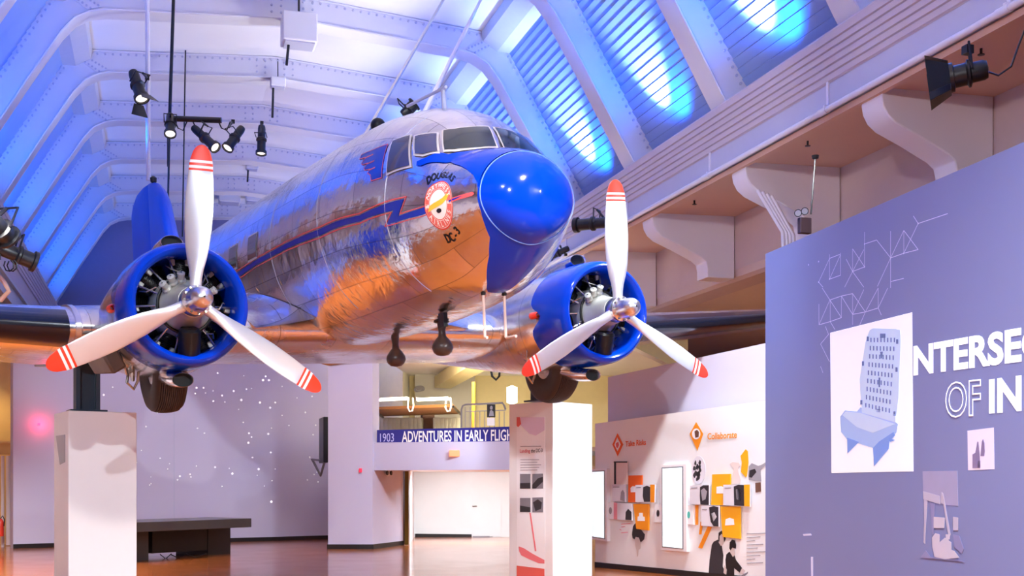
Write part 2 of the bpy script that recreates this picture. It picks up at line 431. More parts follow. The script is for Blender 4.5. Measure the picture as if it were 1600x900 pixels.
# brackets: a rounded cantilever growing out of its column
prof = [(13.66, 6.63), (11.5, 6.58), (11.44, 6.42), (11.47, 6.26), (11.56, 6.11), (11.72, 5.99), (12.2, 5.80), (12.75, 5.56), (12.88, 5.46), (12.92, 5.3), (12.92, 5.08), (13.66, 5.08)]
BR = [y * KR for y in (11.7, 16.35, 20.95, 25.55, 30.2, 34.8, 39.4, 44)]
BL = ['nearest the camera, mostly out of frame', 'above the title wall, behind the barn door spotlight', 'second from the camera, beside the emergency light', 'third from the camera, right of the far propeller', 'fourth from the camera, partly behind the far propeller', 'fifth along the aisle behind the aircraft', 'sixth along the aisle behind the aircraft', 'last along the aisle behind the aircraft']
for i, y in enumerate(BR):
    if i == 0:
        g = G(); g.prism([RX(x, y, h) for x, h in prof], (0, 0.55, 0))
        B0 = g.build('bracket_column', M['concrete'], angle=40, bevel=0.02)
        o = B0
    else:
        o = B0.copy(); COL.objects.link(o); o.location = B0.location + Vector((0, y - BR[0], 0))
    tag(o, 'pale column with rounded bracket carrying the right ledge, ' + BL[i], 'column', 'bracketed columns under the right ledge')

KL = 0.892
def LX(x, y, h): return HX(x * KL, y, h * KL)
# ---- left ledge
xl = -4.15
prof = [(xl - 0.6, 8.02), (xl - 0.02, 8.02), (xl, 7.98)]
for k in range(7):
    h = 7.94 - k * 0.17
    prof += [(xl, h), (xl, h - 0.12), (xl - 0.035, h - 0.14), (xl - 0.035, h - 0.16)]
prof += [(xl - 0.05, 6.74), (xl - 0.03, 6.74), (xl - 0.03, 6.2), (xl - 0.5, 6.2)]
g = G(); g.loft([[LX(x, y, h) for x, h in prof] for y in (YA, YB)]); struct(g.build('trim_7', M['clad'], smooth=False))
g = G(); g.loft([[LX(x, y, h) for x, h in [(xl + 0.0, 6.2), (xl, 6.1), (xl - 0.1, 6.1), (xl - 0.1, 5.6), (xl - 0.25, 5.6), (xl - 0.25, 6.05), (-8, 6.05), (-8, 6.3), (xl - 0.3, 6.3)]] for y in (YA, YB)]); struct(g.build('trim_8', M['purlin'], smooth=False))
g = G(); g.box(HX(-13.4, 21, 2.5), (0.2, 66, 8.2)); struct(g.build('wall_left', M['lav'], smooth=False))
g = G(); g.box(HX(-10.6, 21, 5.7), (5.6, 66, 0.1)); struct(g.build('ceiling_left_aisle', M['lav'], smooth=False))
for y in (6, 14, 22, 30): spot(HX(-8.5, y, 5.3), HX(-10.5, y, 0), 700, (1.0, .93, .92), 130, .8, .3)
g = G(); g.box((-5.7, 9.0, 1.5), (0.2, 30, 3.0)); struct(g.build('added_reflection_wall', M['whitepaint'], smooth=False))  # unseen partition, added so the polished skin has something pale to reflect
for y in (2, 10, 18): spot(HX(-0.5, y - 2, 6.5), (-5.6, y, 1.6), 1500, COOL, 70, .8, .3)  # spots added to brighten that reflected partition
area(HX(17.3, 26, 4.85), HX(17.8, 26, 0), 420, WARM, 3, 30)

# ---- boxes and rods on the ridge line
def ridge_box(u, v0, u1, v1, D, label, rod=None):
    c = at((u + u1) / 2, (v0 + v1) / 2, D); w = (u1 - u) / F * D * 0.88; h = (v1 - v0) / F * D * 0.86
    t = thing('ceiling_box', label, 'box', c - Vector((0, 0, h / 2)), 'white boxes hung from the ridge')
    g = G(); g.box(c, (w, w * 0.8, h)); g.build('housing', M['ceil'], t, smooth=False, bevel=0.03)
    g = G(); g.box(c - Vector((0, 0, h / 2 + 0.015)), (w * 0.86, w * 0.66, 0.03)); g.build('bottom_plate', M['fascia'], t, smooth=False)
    g = G(); g.tube(c + Vector((0, 0, h / 2)), (c.x, c.y, EYE + 12.6), 0.03, n=8)
    if rod: g.build('hanger_rod', M['black'], t); g = G(); g.tube(c - Vector((0.3 * w, 0, h / 2)), c - Vector((0.36 * w, 0, h / 2 + rod)), 0.035, n=8)
    g.build('hanger_rod', M['black'], t)
ridge_box(437, 22, 497, 74, 29.5, 'large white box hung from the ridge in front of the bright roof panel', 0.55)
ridge_box(421, 121, 447, 138, 34.0, 'small white box under the second ridge joint, left of the cockpit', 0.9)
ridge_box(383, 253, 404, 266, 45.5, 'tiny white box far along the ridge, above the two far boxes', 0.5)
ridge_box(340, 302, 377, 319, 50.5, 'left of the two far white boxes before the end wall')
ridge_box(382, 300, 414, 318, 50.5, 'right of the two far white boxes before the end wall')

# ---- hanging rods and cables
def rod(name, label, p0, p1, r, m, cat='rod'):
    g = G(); g.tube(p0, p1, r, n=8); tag(g.build(name, M[m]), label, cat)
rod('suspension_rod', 'thin black rod hanging from the roof down to the light bar', at(265, 186, 24), at(274, -90, 24), 0.035, 'black')
rod('conduit_pipe', 'white vertical pipe hanging left of the black rod, down to the tail', at(232, 282, 28.6), at(230, -20, 28.6), 0.055, 'rail', 'pipe')
rod('suspension_cable', 'thin dark cable hanging beside the tail fin, left of the propeller tip', at(285, 370, 33), at(290, 68, 33), 0.02, 'black', 'cable')
rod('suspension_cable', 'dark cable between the pipe and the propeller, down behind the cowling', at(262, 330, 33.5), at(268, 80, 33.5), 0.03, 'black', 'cable')

# ---- stage lights
def stage_light(u, v, D, u2, v2, D2, length, r, label, doors=0, group='black stage lights', clamp=None):
    """body runs from the pixel of its back end to the pixel of its front end"""
    p = at(u, v, D); q = at(u2, v2, D2); d = (q - p).normalized()
    if length: q = p + d * length
    L_ = (q - p).length
    t = thing('stage_light', label, 'spotlight', p, group)
    g = G(); g.lathe([(0.02, -0.03 * L_), (r * 0.62, 0), (r * 0.72, 0.1 * L_), (r * 0.72, 0.42 * L_), (r * 0.98, 0.46 * L_), (r, 0.52 * L_), (r * 0.8, 0.56 * L_), (r * 0.8, 0.88 * L_), (r * 1.05, 0.9 * L_), (r * 1.05, L_), (r * 0.85, L_), (r * 0.8, 0.95 * L_)], p, d, 18)
    g.build('lamp_body', M['black'], t)
    g = G(); g.lathe([(0.001, L_ * 0.955), (r * 0.8, 0.95 * L_)], p, d, 18); g.build('lens', M['lens'], t)
    side = d.cross(Vector((0, 0, 1))).normalized(); upv = side.cross(d).normalized()
    mid = p + d * L_ * 0.4
    g = G(); g.path([mid + side * r, mid + side * r * 1.05 + upv * r * 1.9, mid - side * r * 1.05 + upv * r * 1.9, mid - side * r], r * 0.1, 6)
    g.build('yoke', M['black'], t)
    if clamp is not None:
        g = G(); g.tube(mid + upv * r * 1.9, clamp, r * 0.16, n=8); g.box(clamp, (r * 0.6, r * 0.6, r * 0.6)); g.build('clamp', M['black'], t)
    for k in range(doors):
        n1 = [upv, -upv, side, -side][k]; n2 = [side, side, upv, upv][k]
        b0 = q + n1 * r; tip = q + n1 * r * 1.6 + d * r * 1.5
        g = G(); g.prism([b0 + n2 * r * 0.7, b0 - n2 * r * 0.7, tip - n2 * r * 1.2, tip + n2 * r * 1.2], n1 * 0.01); g.build('barn_door', M['black'], t, smooth=False)
    return t
M['lens'] = mat('lamp_lens', C(250, 245, 235), 0.2, emit=(1, 0.95, 0.85, 1), strength=1.2)
D = 24.0
t = thing('light_bar', 'black pipe bar with four stage lights hung from the roof, left of the fuselage', 'light bar', at(310, 187, D))
g = G(); g.tube(at(262, 185, D), at(346, 188, D), 0.06, n=10); g.build('pipe', M['black'], t)
g = G()
for u in (272, 300, 340): g.path([at(u, 187, D), at(u + 6, 200, D), at(u + 14, 204, D), at(u + 20, 190, D)], 0.015, 6)
g.path([at(262, 186, D), at(262, 260, D + 2)], 0.015, 6); g.build('cable_loop', M['black'], t)
stage_light(266, 180, D, 266, 210, D - 0.3, 0, 0.12, 'black stage light at the left end of the light bar, hanging straight down', clamp=at(266, 186, D))
stage_light(303, 200, D, 337, 231, D - 0.3, 0, 0.12, 'black stage light on the light bar tilted down to the right, second from left', clamp=at(312, 187, D))
stage_light(378, 200, D, 355, 232, D - 0.3, 0, 0.12, 'black stage light tilted down to the left, right of the light bar end', clamp=at(364, 190, D))
stage_light(409, 197, D, 408, 241, D - 0.1, 0, 0.11, 'black stage light hanging straight down right of the light bar', clamp=at(409, 192, D))
stage_light(208, 113, 28.3, 222, 155, 28.0, 0, 0.18, 'single black stage light on the white pipe, high at the upper left', doors=2, clamp=at(230, 122, 28.55))
stage_light(955, 347, 23.5, 898, 352, 23.9, 0, 0.15, 'black spotlight in front of the right ledge, left of the far propeller blade', clamp=at(958, 358, 23.5))
stage_light(888, 388, 30.0, 858, 402, 30.3, 0, 0.11, 'small black spotlight on the right ledge rail, right of the nose', clamp=at(884, 398, 30))
stage_light(1543, 108, 13.2, 1484, 122, 13.35, 0, 0.16, 'large black barn door spotlight on the ledge rail above the title wall', doors=4, clamp=at(1512, 78, 13.2))
g = G(); g.path([at(1543, 112, 13.2), at(1560, 118, 13.2), at(1580, 104, 13.2), at(1592, 70, 13.2), at(1604, 40, 13.2)], 0.012, 6)
tag(g.build('power_cable', M['black']), 'black cable running from the barn door spotlight to the right edge', 'cable')
stage_light(2, 388, 22.5, 56, 410, 22.9, 0, 0.2, 'long black spotlight in front of the left ledge, pointing right', clamp=at(-4, 400, 22.5))
stage_light(-12, 345, 19.5, 14, 372, 19.9, 0, 0.22, 'black spotlight at the left picture edge, above the long one', clamp=at(-16, 350, 19.5))
g = G()
for k in range(2): g.path([at(8 + k * 6, 408, 22.4)] + [at(14 + k * 5 + 8 * math.cos(a), 415 + 9 * math.sin(a), 22.4) for a in (PI, 2.2, 1.4, 0.5, -0.4, -1.2)], 0.014, 6)
tag(g.build('power_cable', M['black']), 'black cable coil under the long spotlight at the left ledge', 'cable')
g = G()
g.path([at(0, 470, 24), at(14, 455, 24), at(6, 440, 24), at(-4, 430, 24)], 0.05, 8)
tag(g.build('ceiling_pipe', M['soffit']), 'tan pipe bend under the left ledge at the picture edge', 'pipe')

# ---- emergency light on a cable, pipes under the bracket
De = 18.3
t = thing('emergency_light', 'dark emergency light box with two round lamps, hung before the bracketed column', 'emergency light', at(1257, 366, De))
g = G(); c = at(1257, 353, De); g.box(c, (0.20, 0.10, 0.25)); g.build('case', mat('case_brown', C(44, 28, 34), 0.4), t, smooth=False, bevel=0.01)
for u, v in ((1247, 333), (1257.5, 330)):
    pc = at(u, v, De - 0.05); dv = (Vector((0, 0, 1.8)) - pc).normalized()
    g = G(); g.lathe([(0.02, -0.08), (0.05, -0.05), (0.06, 0.02), (0.06, 0.03), (0.048, 0.03)], pc, dv, 16); l = g.build('lamp_head', M['black'], t)
    g = G(); g.lathe([(0.001, 0.024), (0.05, 0.026)], pc, dv, 16); g.build('lens', M['chrome'], l)
g = G(); g.path([at(1267, 335, De), at(1269, 310, De), at(1274, 243, De + 0.2)], 0.012, 6); g.lathe([(0.06, 0), (0.05, 0.05), (0.01, 0.06)], at(1274, 243, De + 0.2), (0, 0, -1), 12); g.build('cable', M['black'], t)
for k in range(4):
    u0 = 1184 + k * 7.0; u1 = 1223 + k * 5.5
    g = G(); g.path([at(u0, 297 + k * 3, 21.6), at(u1, 362 + k * 2, 21.6), at(u1 + 2, 400, 21.6)], 0.04, 10)
    tag(g.build('conduit_pipe', M['rail']), ['white conduit leaning below the bracket, leftmost of four', 'white conduit leaning below the bracket, second of four from left', 'white conduit leaning below the bracket, third of four from left', 'white conduit leaning below the bracket, rightmost of four next to the emergency light'][k], 'pipe', 'four white conduits below the bracket')
for k, (u, v, lab) in enumerate([(1262, 219, 'small sprinkler head in the aisle soffit above the emergency light'), (1533, 74, 'small sprinkler head in the aisle soffit right of the barn door spotlight'), (1085, 312, 'small sprinkler head in the aisle soffit right of the far propeller')]):
    r_ = at(u, v, 1) - Vector((0, 0, EYE)); tt = (6.58 * KR) / r_.z; p = Vector((0, 0, EYE)) + r_ * tt
    g = G(); g.lathe([(0.07, 0.0), (0.06, 0.03), (0.02, 0.035), (0.02, 0.11), (0.05, 0.12), (0.05, 0.13), (0.005, 0.135)], p + Vector((0, 0, 0.02)), (0, 0, -1), 12)
    tag(g.build('sprinkler', M['black']), lab, 'sprinkler', 'sprinkler heads')
# ================================================================ THE AIRCRAFT
# local axes of the aircraft: x = across (towards its left wing), y = aft from the propeller plane, z = up from the thrust line
psi, pit, rol = math.radians(28.8), math.radians(1.2), math.radians(3.2)
def c2w(r, u, d): return Vector((r * ca + d * sa, -r * sa + d * ca, u))
_a = Vector((math.sin(psi) * math.cos(pit), -math.sin(pit), -math.cos(psi) * math.cos(pit)))
_b = Vector((math.cos(psi), 0, math.sin(psi)))
_u = Vector((math.sin(psi) * math.sin(pit), math.cos(pit), -math.cos(psi) * math.sin(pit)))
_b2 = _b * math.cos(rol) + _u * math.sin(rol); _u2 = _u * math.cos(rol) - _b * math.sin(rol)
bx_, ay_, uz_ = c2w(*_b2), -c2w(*_a), c2w(*_u2)
PO = c2w(-1.045, 2.19, 14.12) + Vector((0, 0, EYE))
PM = Matrix(((bx_.x, ay_.x, uz_.x, PO.x), (bx_.y, ay_.y, uz_.y, PO.y), (bx_.z, ay_.z, uz_.z, PO.z), (0, 0, 0, 1)))
def PL(s, y, h): return PM @ Vector((y, s, h))
def L3(s, y, h): return Vector((y, s, h))

plane = thing('airliner', 'polished aluminium twin propeller airliner with blue nose hung in the middle of the hall', 'airplane', mtx=PM)

SEC = np.array([(-2.90,.84,.76,.03,.80,2,2),(-2.86,1.02,.56,.22,.80,2,2),(-2.75,1.17,.42,.41,.80,2,2),(-2.55,1.29,.32,.57,.80,2,1.75),(-2.30,1.37,.16,.71,.80,2.1,1.68),
(-2.05,1.42,.03,.82,.80,2.1,1.7),(-1.90,1.63,-.04,.88,.80,2.1,1.75),(-1.70,1.81,-.09,.95,.82,2.05,1.85),(-1.35,2.01,-.14,1.04,.88,2.05,2),(-.80,2.17,-.20,1.13,.96,2.0,2),
(0.0,2.26,-.25,1.20,1.03,2.0,2.0),(1.2,2.29,-.29,1.24,1.05,2,2),(3.0,2.30,-.29,1.25,1.05,2,2),(7.0,2.30,-.18,1.25,1.08,2,2),(9.0,2.28,.05,1.20,1.2,2,2),(11.5,2.18,.5,.98,1.38,2,2),
(14.0,2.02,1.02,.62,1.5,2,2),(16.0,1.82,1.38,.28,1.6,2,2),(16.7,1.70,1.55,.06,1.62,2,2)])
_x = SEC[:, 0]; _h = np.diff(_x); _T = []
for k in range(1, 7):
    y = SEC[:, k]; d = np.diff(y) / _h; m = np.zeros_like(y)
    for i in range(1, len(_x) - 1):
        if d[i - 1] * d[i] > 0:
            w1 = 2 * _h[i] + _h[i - 1]; w2 = _h[i] + 2 * _h[i - 1]; m[i] = (w1 + w2) / (w1 / d[i - 1] + w2 / d[i])
    m[0] = d[0]; m[-1] = d[-1]; _T.append((y, m))
def prm(s):
    s = min(max(s, _x[0]), _x[-1])
    i = int(min(max(np.searchsorted(_x, s) - 1, 0), len(_x) - 2)); t = (s - _x[i]) / _h[i]
    return [float((2*t**3-3*t**2+1)*y[i] + (t**3-2*t**2+t)*_h[i]*m[i] + (-2*t**3+3*t**2)*y[i+1] + (t**3-t**2)*_h[i]*m[i+1]) for y, m in _T]
def fus(s, th, off=0.0):
    top, bot, hw, hm, nu, nl = prm(s)
    c, q = math.cos(th), math.sin(th); n = nu if q >= 0 else nl
    y = hw * math.copysign(abs(c) ** (2 / n), c)
    h = hm + (top - hm if q >= 0 else hm - bot) * math.copysign(abs(q) ** (2 / n), q)
    p = Vector((y, s, h))
    if off:
        e = 0.004
        a = fus(min(s + e, 16.69), th) - fus(max(s - e, -2.899), th); b = fus(s, th + e) - fus(s, th - e)
        nn = a.cross(b)
        if nn.length > 1e-12:
            nn.normalize()
            if nn.dot(p - Vector((0, s, hm))) < 0: nn = -nn
            p = p + nn * off
    return p
def theta(s, y, h):
    top, bot, hw, hm, nu, nl = prm(s)
    n = nu if h >= hm else nl
    q = min(1, abs(h - hm) / max(1e-6, (top - hm if h >= hm else hm - bot))) ** (n / 2)
    c = min(1, abs(y) / hw) ** (n / 2)
    t = math.atan2(q if h >= hm else -q, c)          # right side
    return t if y > 0 else PI - t
def th_side(s, h):                                   # camera-side angle from height alone
    top, bot, hw, hm, nu, nl = prm(s)
    n = nu if h >= hm else nl
    q = min(1, abs(h - hm) / (top - hm if h >= hm else hm - bot)) ** (n / 2)
    t = math.asin(q); return PI - (t if h >= hm else -t)
EH = [-0.2, -0.06, 0.0, 0.25, 0.41, 0.53, 0.65, 0.83, 1.0, 1.4]; ES = [-1.80, -1.80, -1.93, -2.275, -2.445, -2.50, -2.54, -2.55, -2.56, -2.57]
def edge_s(th):
    s = -2.4
    for _ in range(30): s = 0.5 * s + 0.5 * float(np.interp(fus(s, th).z, EH, ES))
    return s
NT = 96
TH = [2 * PI * k / NT for k in range(NT)]
edge = [edge_s(t) for t in TH]
def fus_part(name, f0, f1, ns, m, cap0=False, pw=1.0):
    g = G(); uv = []
    rings = []
    for i in range(ns + 1):
        t = (i / ns) ** pw
        r = []
        for k, th in enumerate(TH):
            s = f0(k) + (f1(k) - f0(k)) * t; r.append(fus(s, th)); uv.append((s + 3, (th / (2 * PI)) * 7.6))
        rings.append(r)
    # seam column for clean uv
    for r in rings: r.append(r[0].copy())
    uv2 = []
    for i in range(ns + 1):
        row = uv[i * NT:(i + 1) * NT]; uv2 += row + [(row[0][0], 7.6)]
    g.loft(rings, closed=False)
    if cap0: g.f.append(tuple(range(NT))); g.m.append(0)
    return g.build(name, m, plane, local=True, angle=60, uvs=uv2)
fus_part('nose_cap', lambda k: -2.9, lambda k: max(-2.575, -2.9), 16, M['blue'], cap0=True, pw=1.6)
fus_part('chin_panel', lambda k: -2.575, lambda k: max(edge[k], -2.57), 12, M['blue'])
fo = fus_part('fuselage', lambda k: max(edge[k], -2.57), lambda k: 16.7, 150, M['alu'], pw=1.35)
g = G(); g.path([fus(-2.575, t, 0.001) for t in TH + [0.0]], 0.006, 6, False); g.build('nose_seam', mat('seam_light', C(120, 160, 235), 0.3), plane, local=True)

def decal(name, polys, m, off, parent=None, res=0.09):
    """polys: outlines in (s, angle); laid on the skin with a small stand-off"""
    bm = bmesh.new()
    for poly in polys:
        pts = []
        for i in range(len(poly)):
            a, b = Vector(poly[i] + (0,)) if len(poly[i]) == 2 else Vector(poly[i]), Vector(tuple(poly[(i + 1) % len(poly)])[:2] + (0,))
            n = max(1, int((b - a).length / res))
            pts += [a + (b - a) * (k / n) for k in range(n)]
        try: bm.faces.new([bm.verts.new(p) for p in pts])
        except ValueError: pass
    bmesh.ops.triangulate(bm, faces=bm.faces[:])
    for _ in range(4):
        el = [e for e in bm.edges if e.calc_length() > res * 1.3]
        if not el: break
        bmesh.ops.subdivide_edges(bm, edges=el, cuts=1)
        bmesh.ops.triangulate(bm, faces=bm.faces[:])
    bm.verts.index_update()
    g = G(); g.add([fus(v.co.x, v.co.y, off) for v in bm.verts], [tuple(v.index for v in f.verts) for f in bm.faces]); bm.free()
    return g.build(name, m, parent or plane, local=True, angle=60)
def sh(l): return [(s, th_side(s, h)) for s, h in l]
def syh(l): return [(s, theta(s, y, h)) for s, y, h in l]
def mirror(poly): return [(s, PI - t) for s, t in reversed(poly)]
def inflate(poly, d):
    n = len(poly); out = []
    area_ = sum(poly[i][0] * poly[(i + 1) % n][1] - poly[(i + 1) % n][0] * poly[i][1] for i in range(n))
    sg = 1 if area_ > 0 else -1
    for i in range(n):
        p, c, q = Vector(poly[i - 1]), Vector(poly[i]), Vector(poly[(i + 1) % n])
        e1 = (c - p).normalized(); e2 = (q - c).normalized()
        n1 = Vector((e1.y, -e1.x)) * sg; n2 = Vector((e2.y, -e2.x)) * sg
        bis = n1 + n2
        if bis.length < 1e-5: bis = n1
        k = d / max(0.35, bis.normalized().dot(n1)); c2 = c + bis.normalized() * k
        out.append((c2.x, c2.y))
    return out
def outline(name, poly, w, m, off):
    o_, i_ = poly, inflate(poly, -w); n = len(poly)
    return decal(name, [[o_[i], o_[(i + 1) % n], i_[(i + 1) % n], i_[i]] for i in range(n)], m, off)

# anti-glare panel over the nose
ag = sh([(-2.555, .85), (-2.54, .93), (-2.47, 1.02), (-2.36, 1.10), (-2.24, 1.16), (-2.05, 1.235), (-1.92, 1.255), (-1.79, 1.24), (-1.73, 1.25), (-1.71, 1.30), (-1.80, 1.325), (-1.97, 1.335)]) + [(-2.04, theta(-2.04, -.354, 1.40)), (-2.07, PI / 2)]
full = [(-2.56, PI / 2)] + [(-2.56, PI / 2 + 0.3), (-2.56, PI / 2 + 0.6)] + ag
decal('antiglare_panel', [full, mirror(full)], M['blue'], 0.009, res=0.045)

# cheat line with its lightning step
up = [(14.0, 1.50), (11, 1.30), (9, 1.10), (7, .98), (5.2, .93), (3.68, .935), (2.87, .968), (1.46, .98), (.31, .959), (-.77, .923), (-1.675, .943), (-1.569, .781), (-1.966, .80)]
lo = [(-1.96, .704), (-1.69, .69), (-1.244, .688), (-1.394, .811), (-.741, .804), (.358, .824), (1.505, .855), (2.915, .84), (3.775, .80), (5.2, .80), (7, .85), (9, .98), (11, 1.2), (14.0, 1.42)]
st = sh(up + lo)
inn = inflate(st, -0.024)
decal('cheatline_stripe', [inn, mirror(inn)], M['stripeblue'], 0.004)
n_ = len(st)
ii_ = inflate(st, -0.011)
strips = [[st[i], st[(i + 1) % n_], ii_[(i + 1) % n_], ii_[i]] for i in range(n_)]
decal('stripe_outline', strips + [mirror(q) for q in strips], M['stripered'], 0.004)
decal('stripe_tip', [sh([(-2.235, .812), (-2.50, .845), (-2.52, .825), (-2.50, .805), (-2.24, .775)])], M['stripered'], 0.004)
decal('stripe_tip', [sh([(-2.24, .803), (-2.40, .823), (-2.24, .785)])], M['stripeblue'], 0.006)
# feathered emblem behind the cockpit window
wl = [(-1.075, 1.635), (-.80, 1.632), (-.545, 1.63), (-.555, 1.565), (-.69, 1.555), (-.655, 1.50), (-.69, 1.47), (-.80, 1.465), (-.76, 1.42), (-.80, 1.385), (-.90, 1.375), (-.875, 1.34), (-.96, 1.30), (-1.0, 1.225), (-1.21, 1.22)]
wp = sh(wl)
decal('feather_emblem', [wp], M['stripeblue'], 0.004)
outline('emblem_outline', wp, 0.009, M['stripered'], 0.006)
fl = []
for (s0, s1, h) in [(-.69, -.86, 1.56), (-.80, -.95, 1.468), (-.90, -1.02, 1.378)]:
    fl.append(sh([(s0, h), (s1, h + 0.006), (s1, h - 0.008), (s0, h - 0.014)]))
decal('feather_lines', fl, M['stripered'], 0.006)

# round line emblem, lettering round it
ES0, EH0 = -2.105, 0.785
def frame_at(s0, h0):
    t0 = th_side(s0, h0); e = 0.01
    rs = (fus(s0 + e, t0) - fus(s0 - e, t0)).length / (2 * e); rt = (fus(s0, t0 + e) - fus(s0, t0 - e)).length / (2 * e)
    return t0, rs, rt
_t0, _rs, _rt = frame_at(ES0, EH0)
def em(x, y): return (ES0 - x / _rs, _t0 - y / _rt)
def disc(r, n=40, r2=None): return [em(r * math.cos(2 * PI * k / n), r * math.sin(2 * PI * k / n)) for k in range(n)]
def ringpolys(r0, r1, a0=0, a1=2 * PI, n=40):
    out = []
    for k in range(n):
        a, b = a0 + (a1 - a0) * k / n, a0 + (a1 - a0) * (k + 1) / n
        out.append([em(r0 * math.cos(a), r0 * math.sin(a)), em(r1 * math.cos(a), r1 * math.sin(a)), em(r1 * math.cos(b), r1 * math.sin(b)), em(r0 * math.cos(b), r0 * math.sin(b))])
    return out
mw = mat('emblem_white', C(250, 244, 232), 0.4); mr_ = mat('emblem_red', C(224, 64, 48), 0.4); my = mat('emblem_yellow', C(250, 200, 60), 0.4); mk = mat('lettering_black', C(18, 18, 26), 0.4)
decal('round_emblem', [disc(0.19)], mw, 0.004)
decal('emblem_ring', ringpolys(0.180, 0.190), mr_, 0.006)
decal('emblem_ring', ringpolys(0.118, 0.124), mr_, 0.006)
msal = mat('emblem_salmon', C(232, 110, 96), 0.4)
for a0 in (0.12, PI + 0.12): decal('emblem_ring', ringpolys(0.128, 0.176, a0, a0 + PI - 0.24, 30), msal, 0.006)
wing_ = [(-.15, -.045), (-.12, .0), (-.06, .02), (.0, .03), (.06, .045), (.12, .075), (.15, .062), (.12, .03), (.06, -.005), (.0, -.02), (-.06, -.03)]
decal('emblem_wings', [[em(x, y) for x, y in wing_]], my, 0.007)
decal('emblem_wings', [[em(0.035 * math.cos(a), -0.055 + 0.018 * math.sin(a)) for a in [2 * PI * k / 12 for k in range(12)]]], mk, 0.008)
def arc_text(name, txt, r, size, a_mid, a_step, m, off, flip=False, centre=em):
    polys = []
    for i, ch in enumerate(txt):
        if ch == ' ': continue
        vs, fs = text_polys(ch, size, offset=0.022 * size)
        a = a_mid + (i - (len(txt) - 1) / 2) * a_step * (1 if flip else -1)
        rot = a - PI / 2 if not flip else a + PI / 2
        cx, cy = r * math.cos(a), r * math.sin(a)
        for f in fs:
            polys.append([centre(cx + vs[j][0] * math.cos(rot) - vs[j][1] * math.sin(rot), cy + vs[j][0] * math.sin(rot) + vs[j][1] * math.cos(rot)) for j in f])
    return decal(name, polys, m, off, res=0.2)
arc_text('ring_lettering', 'NORTHWEST', 0.152, 0.052, PI / 2, 0.28, mw, 0.008)
arc_text('ring_lettering', 'AIRLINES', 0.152, 0.052, -PI / 2, 0.28, mw, 0.008, True)
arc_text('maker_lettering', 'DOUGLAS', 0.247, 0.078, PI / 2 + 0.06, 0.235, mk, 0.006)
arc_text('type_lettering', 'DC-3', 0.252, 0.082, -PI / 2 + 0.12, 0.22, mk, 0.006, True)

# cockpit glazing
def glaze(name, pts, m_in, grow=0.035, group=None):
    p = syh(pts)
    f = decal(name, [inflate(p, grow)], M['frame'], 0.012, res=0.06)
    decal('pane', [p], m_in, 0.02, f, res=0.06)
    q = mirror(p)
    f = decal(name, [inflate(q, grow)], M['frame'], 0.012, res=0.06)
    decal('pane', [q], m_in, 0.02, f, res=0.06)
glaze('windshield', [(-1.73, -.516, 1.64), (-1.79, -.415, 1.648), (-1.825, -.286, 1.658), (-1.838, -.137, 1.675), (-1.838, -.04, 1.685), (-2.02, -.05, 1.445), (-2.022, -.249, 1.418), (-2.0, -.388, 1.403), (-1.968, -.519, 1.39), (-1.925, -.612, 1.388)], M['glass'], 0.018)
glaze('quarter_window', [(-1.486, -.732, 1.62), (-1.705, -.585, 1.61), (-1.885, -.672, 1.378), (-1.753, -.773, 1.364), (-1.641, -.81, 1.395)], mat('quarter_glass', C(58, 62, 96), 0.08, coat=1.0), 0.025)
glaze('side_window', [(-1.399, -.753, 1.645), (-1.16, -.85, 1.635), (-1.31, -.997, 1.252), (-1.64, -.88, 1.268)], mat('side_glass', C(60, 56, 74), 0.1, coat=1.0), 0.022)
# cabin windows along both sides
for k in range(7):
    s = 3.02 + k * 1.0
    p = sh([(s - .2, 1.30), (s + .2, 1.30), (s + .2, .98), (s - .2, .98)])
    for pp_ in (p, mirror(p)):
        f = decal('cabin_window', [inflate(pp_, 0.02)], M['frame'], 0.006)
        decal('pane', [pp_], bpy.data.materials.get('cabin_glass') or mat('cabin_glass', C(52, 66, 84), 0.08, coat=1.0), 0.012, f)
for s in (-1.3, 0.4, 2.2):
    g = G(); g.path([fus(s, th_side(s, h), 0.003) for h in np.linspace(0.0, 1.9, 24)], 0.003, 5); g.build('skin_joint', M['fascia'], plane, local=True)

# ---------------------------------------------------------------- wings
HALF = 14.2
def wing_geo(y):
    a = abs(y)
    if a <= 3.7: le, ch, hh, t = 2.05, 4.4, -0.10, 0.15
    else:
        k = a - 3.7; le, ch, hh, t = 2.05 + k * 0.277, 4.4 - k * 0.26, -0.10 + k * 0.088, 0.15 - k * 0.004
    return le, ch, hh, t
def wing_pt(y, c, up, off=0.0, shrink=1.0):
    le, ch, hh, t = wing_geo(y)
    yt = 5 * t * (0.2969 * math.sqrt(c) - 0.126 * c - 0.3516 * c * c + 0.2843 * c ** 3 - 0.1036 * c ** 4)
    cam_ = 0.02 / 0.16 * (0.8 * c - c * c) if c < 0.4 else 0.02 / 0.36 * (0.2 + 0.8 * c - c * c)
    z = cam_ + (yt if up else -yt)
    s = le + c * ch; h = hh + z * ch - c * ch * math.tan(math.radians(2.0)) + (off if up else -off)
    mid = (le + ch * 0.4, hh)
    return Vector((y, mid[0] + (s - mid[0]) * shrink - (off * 1.5 if c < 0.02 else 0), mid[1] + (h - mid[1]) * shrink))
CS = [0, .004, .012, .025, .045, .07, .1, .15, .22, .3, .4, .5, .6, .7, .8, .9, 1.0]
def wing_ring(y, sh_=1.0): return [wing_pt(y, c, True, 0, sh_) for c in CS[::-1]] + [wing_pt(y, c, False, 0, sh_) for c in CS[1:]]
g = G(); g.loft([wing_ring(-3.7 + 7.4 * k / 20) for k in range(21)]); wc = g.build('wing_centre_section', M['aluw'], plane, local=True, angle=40)
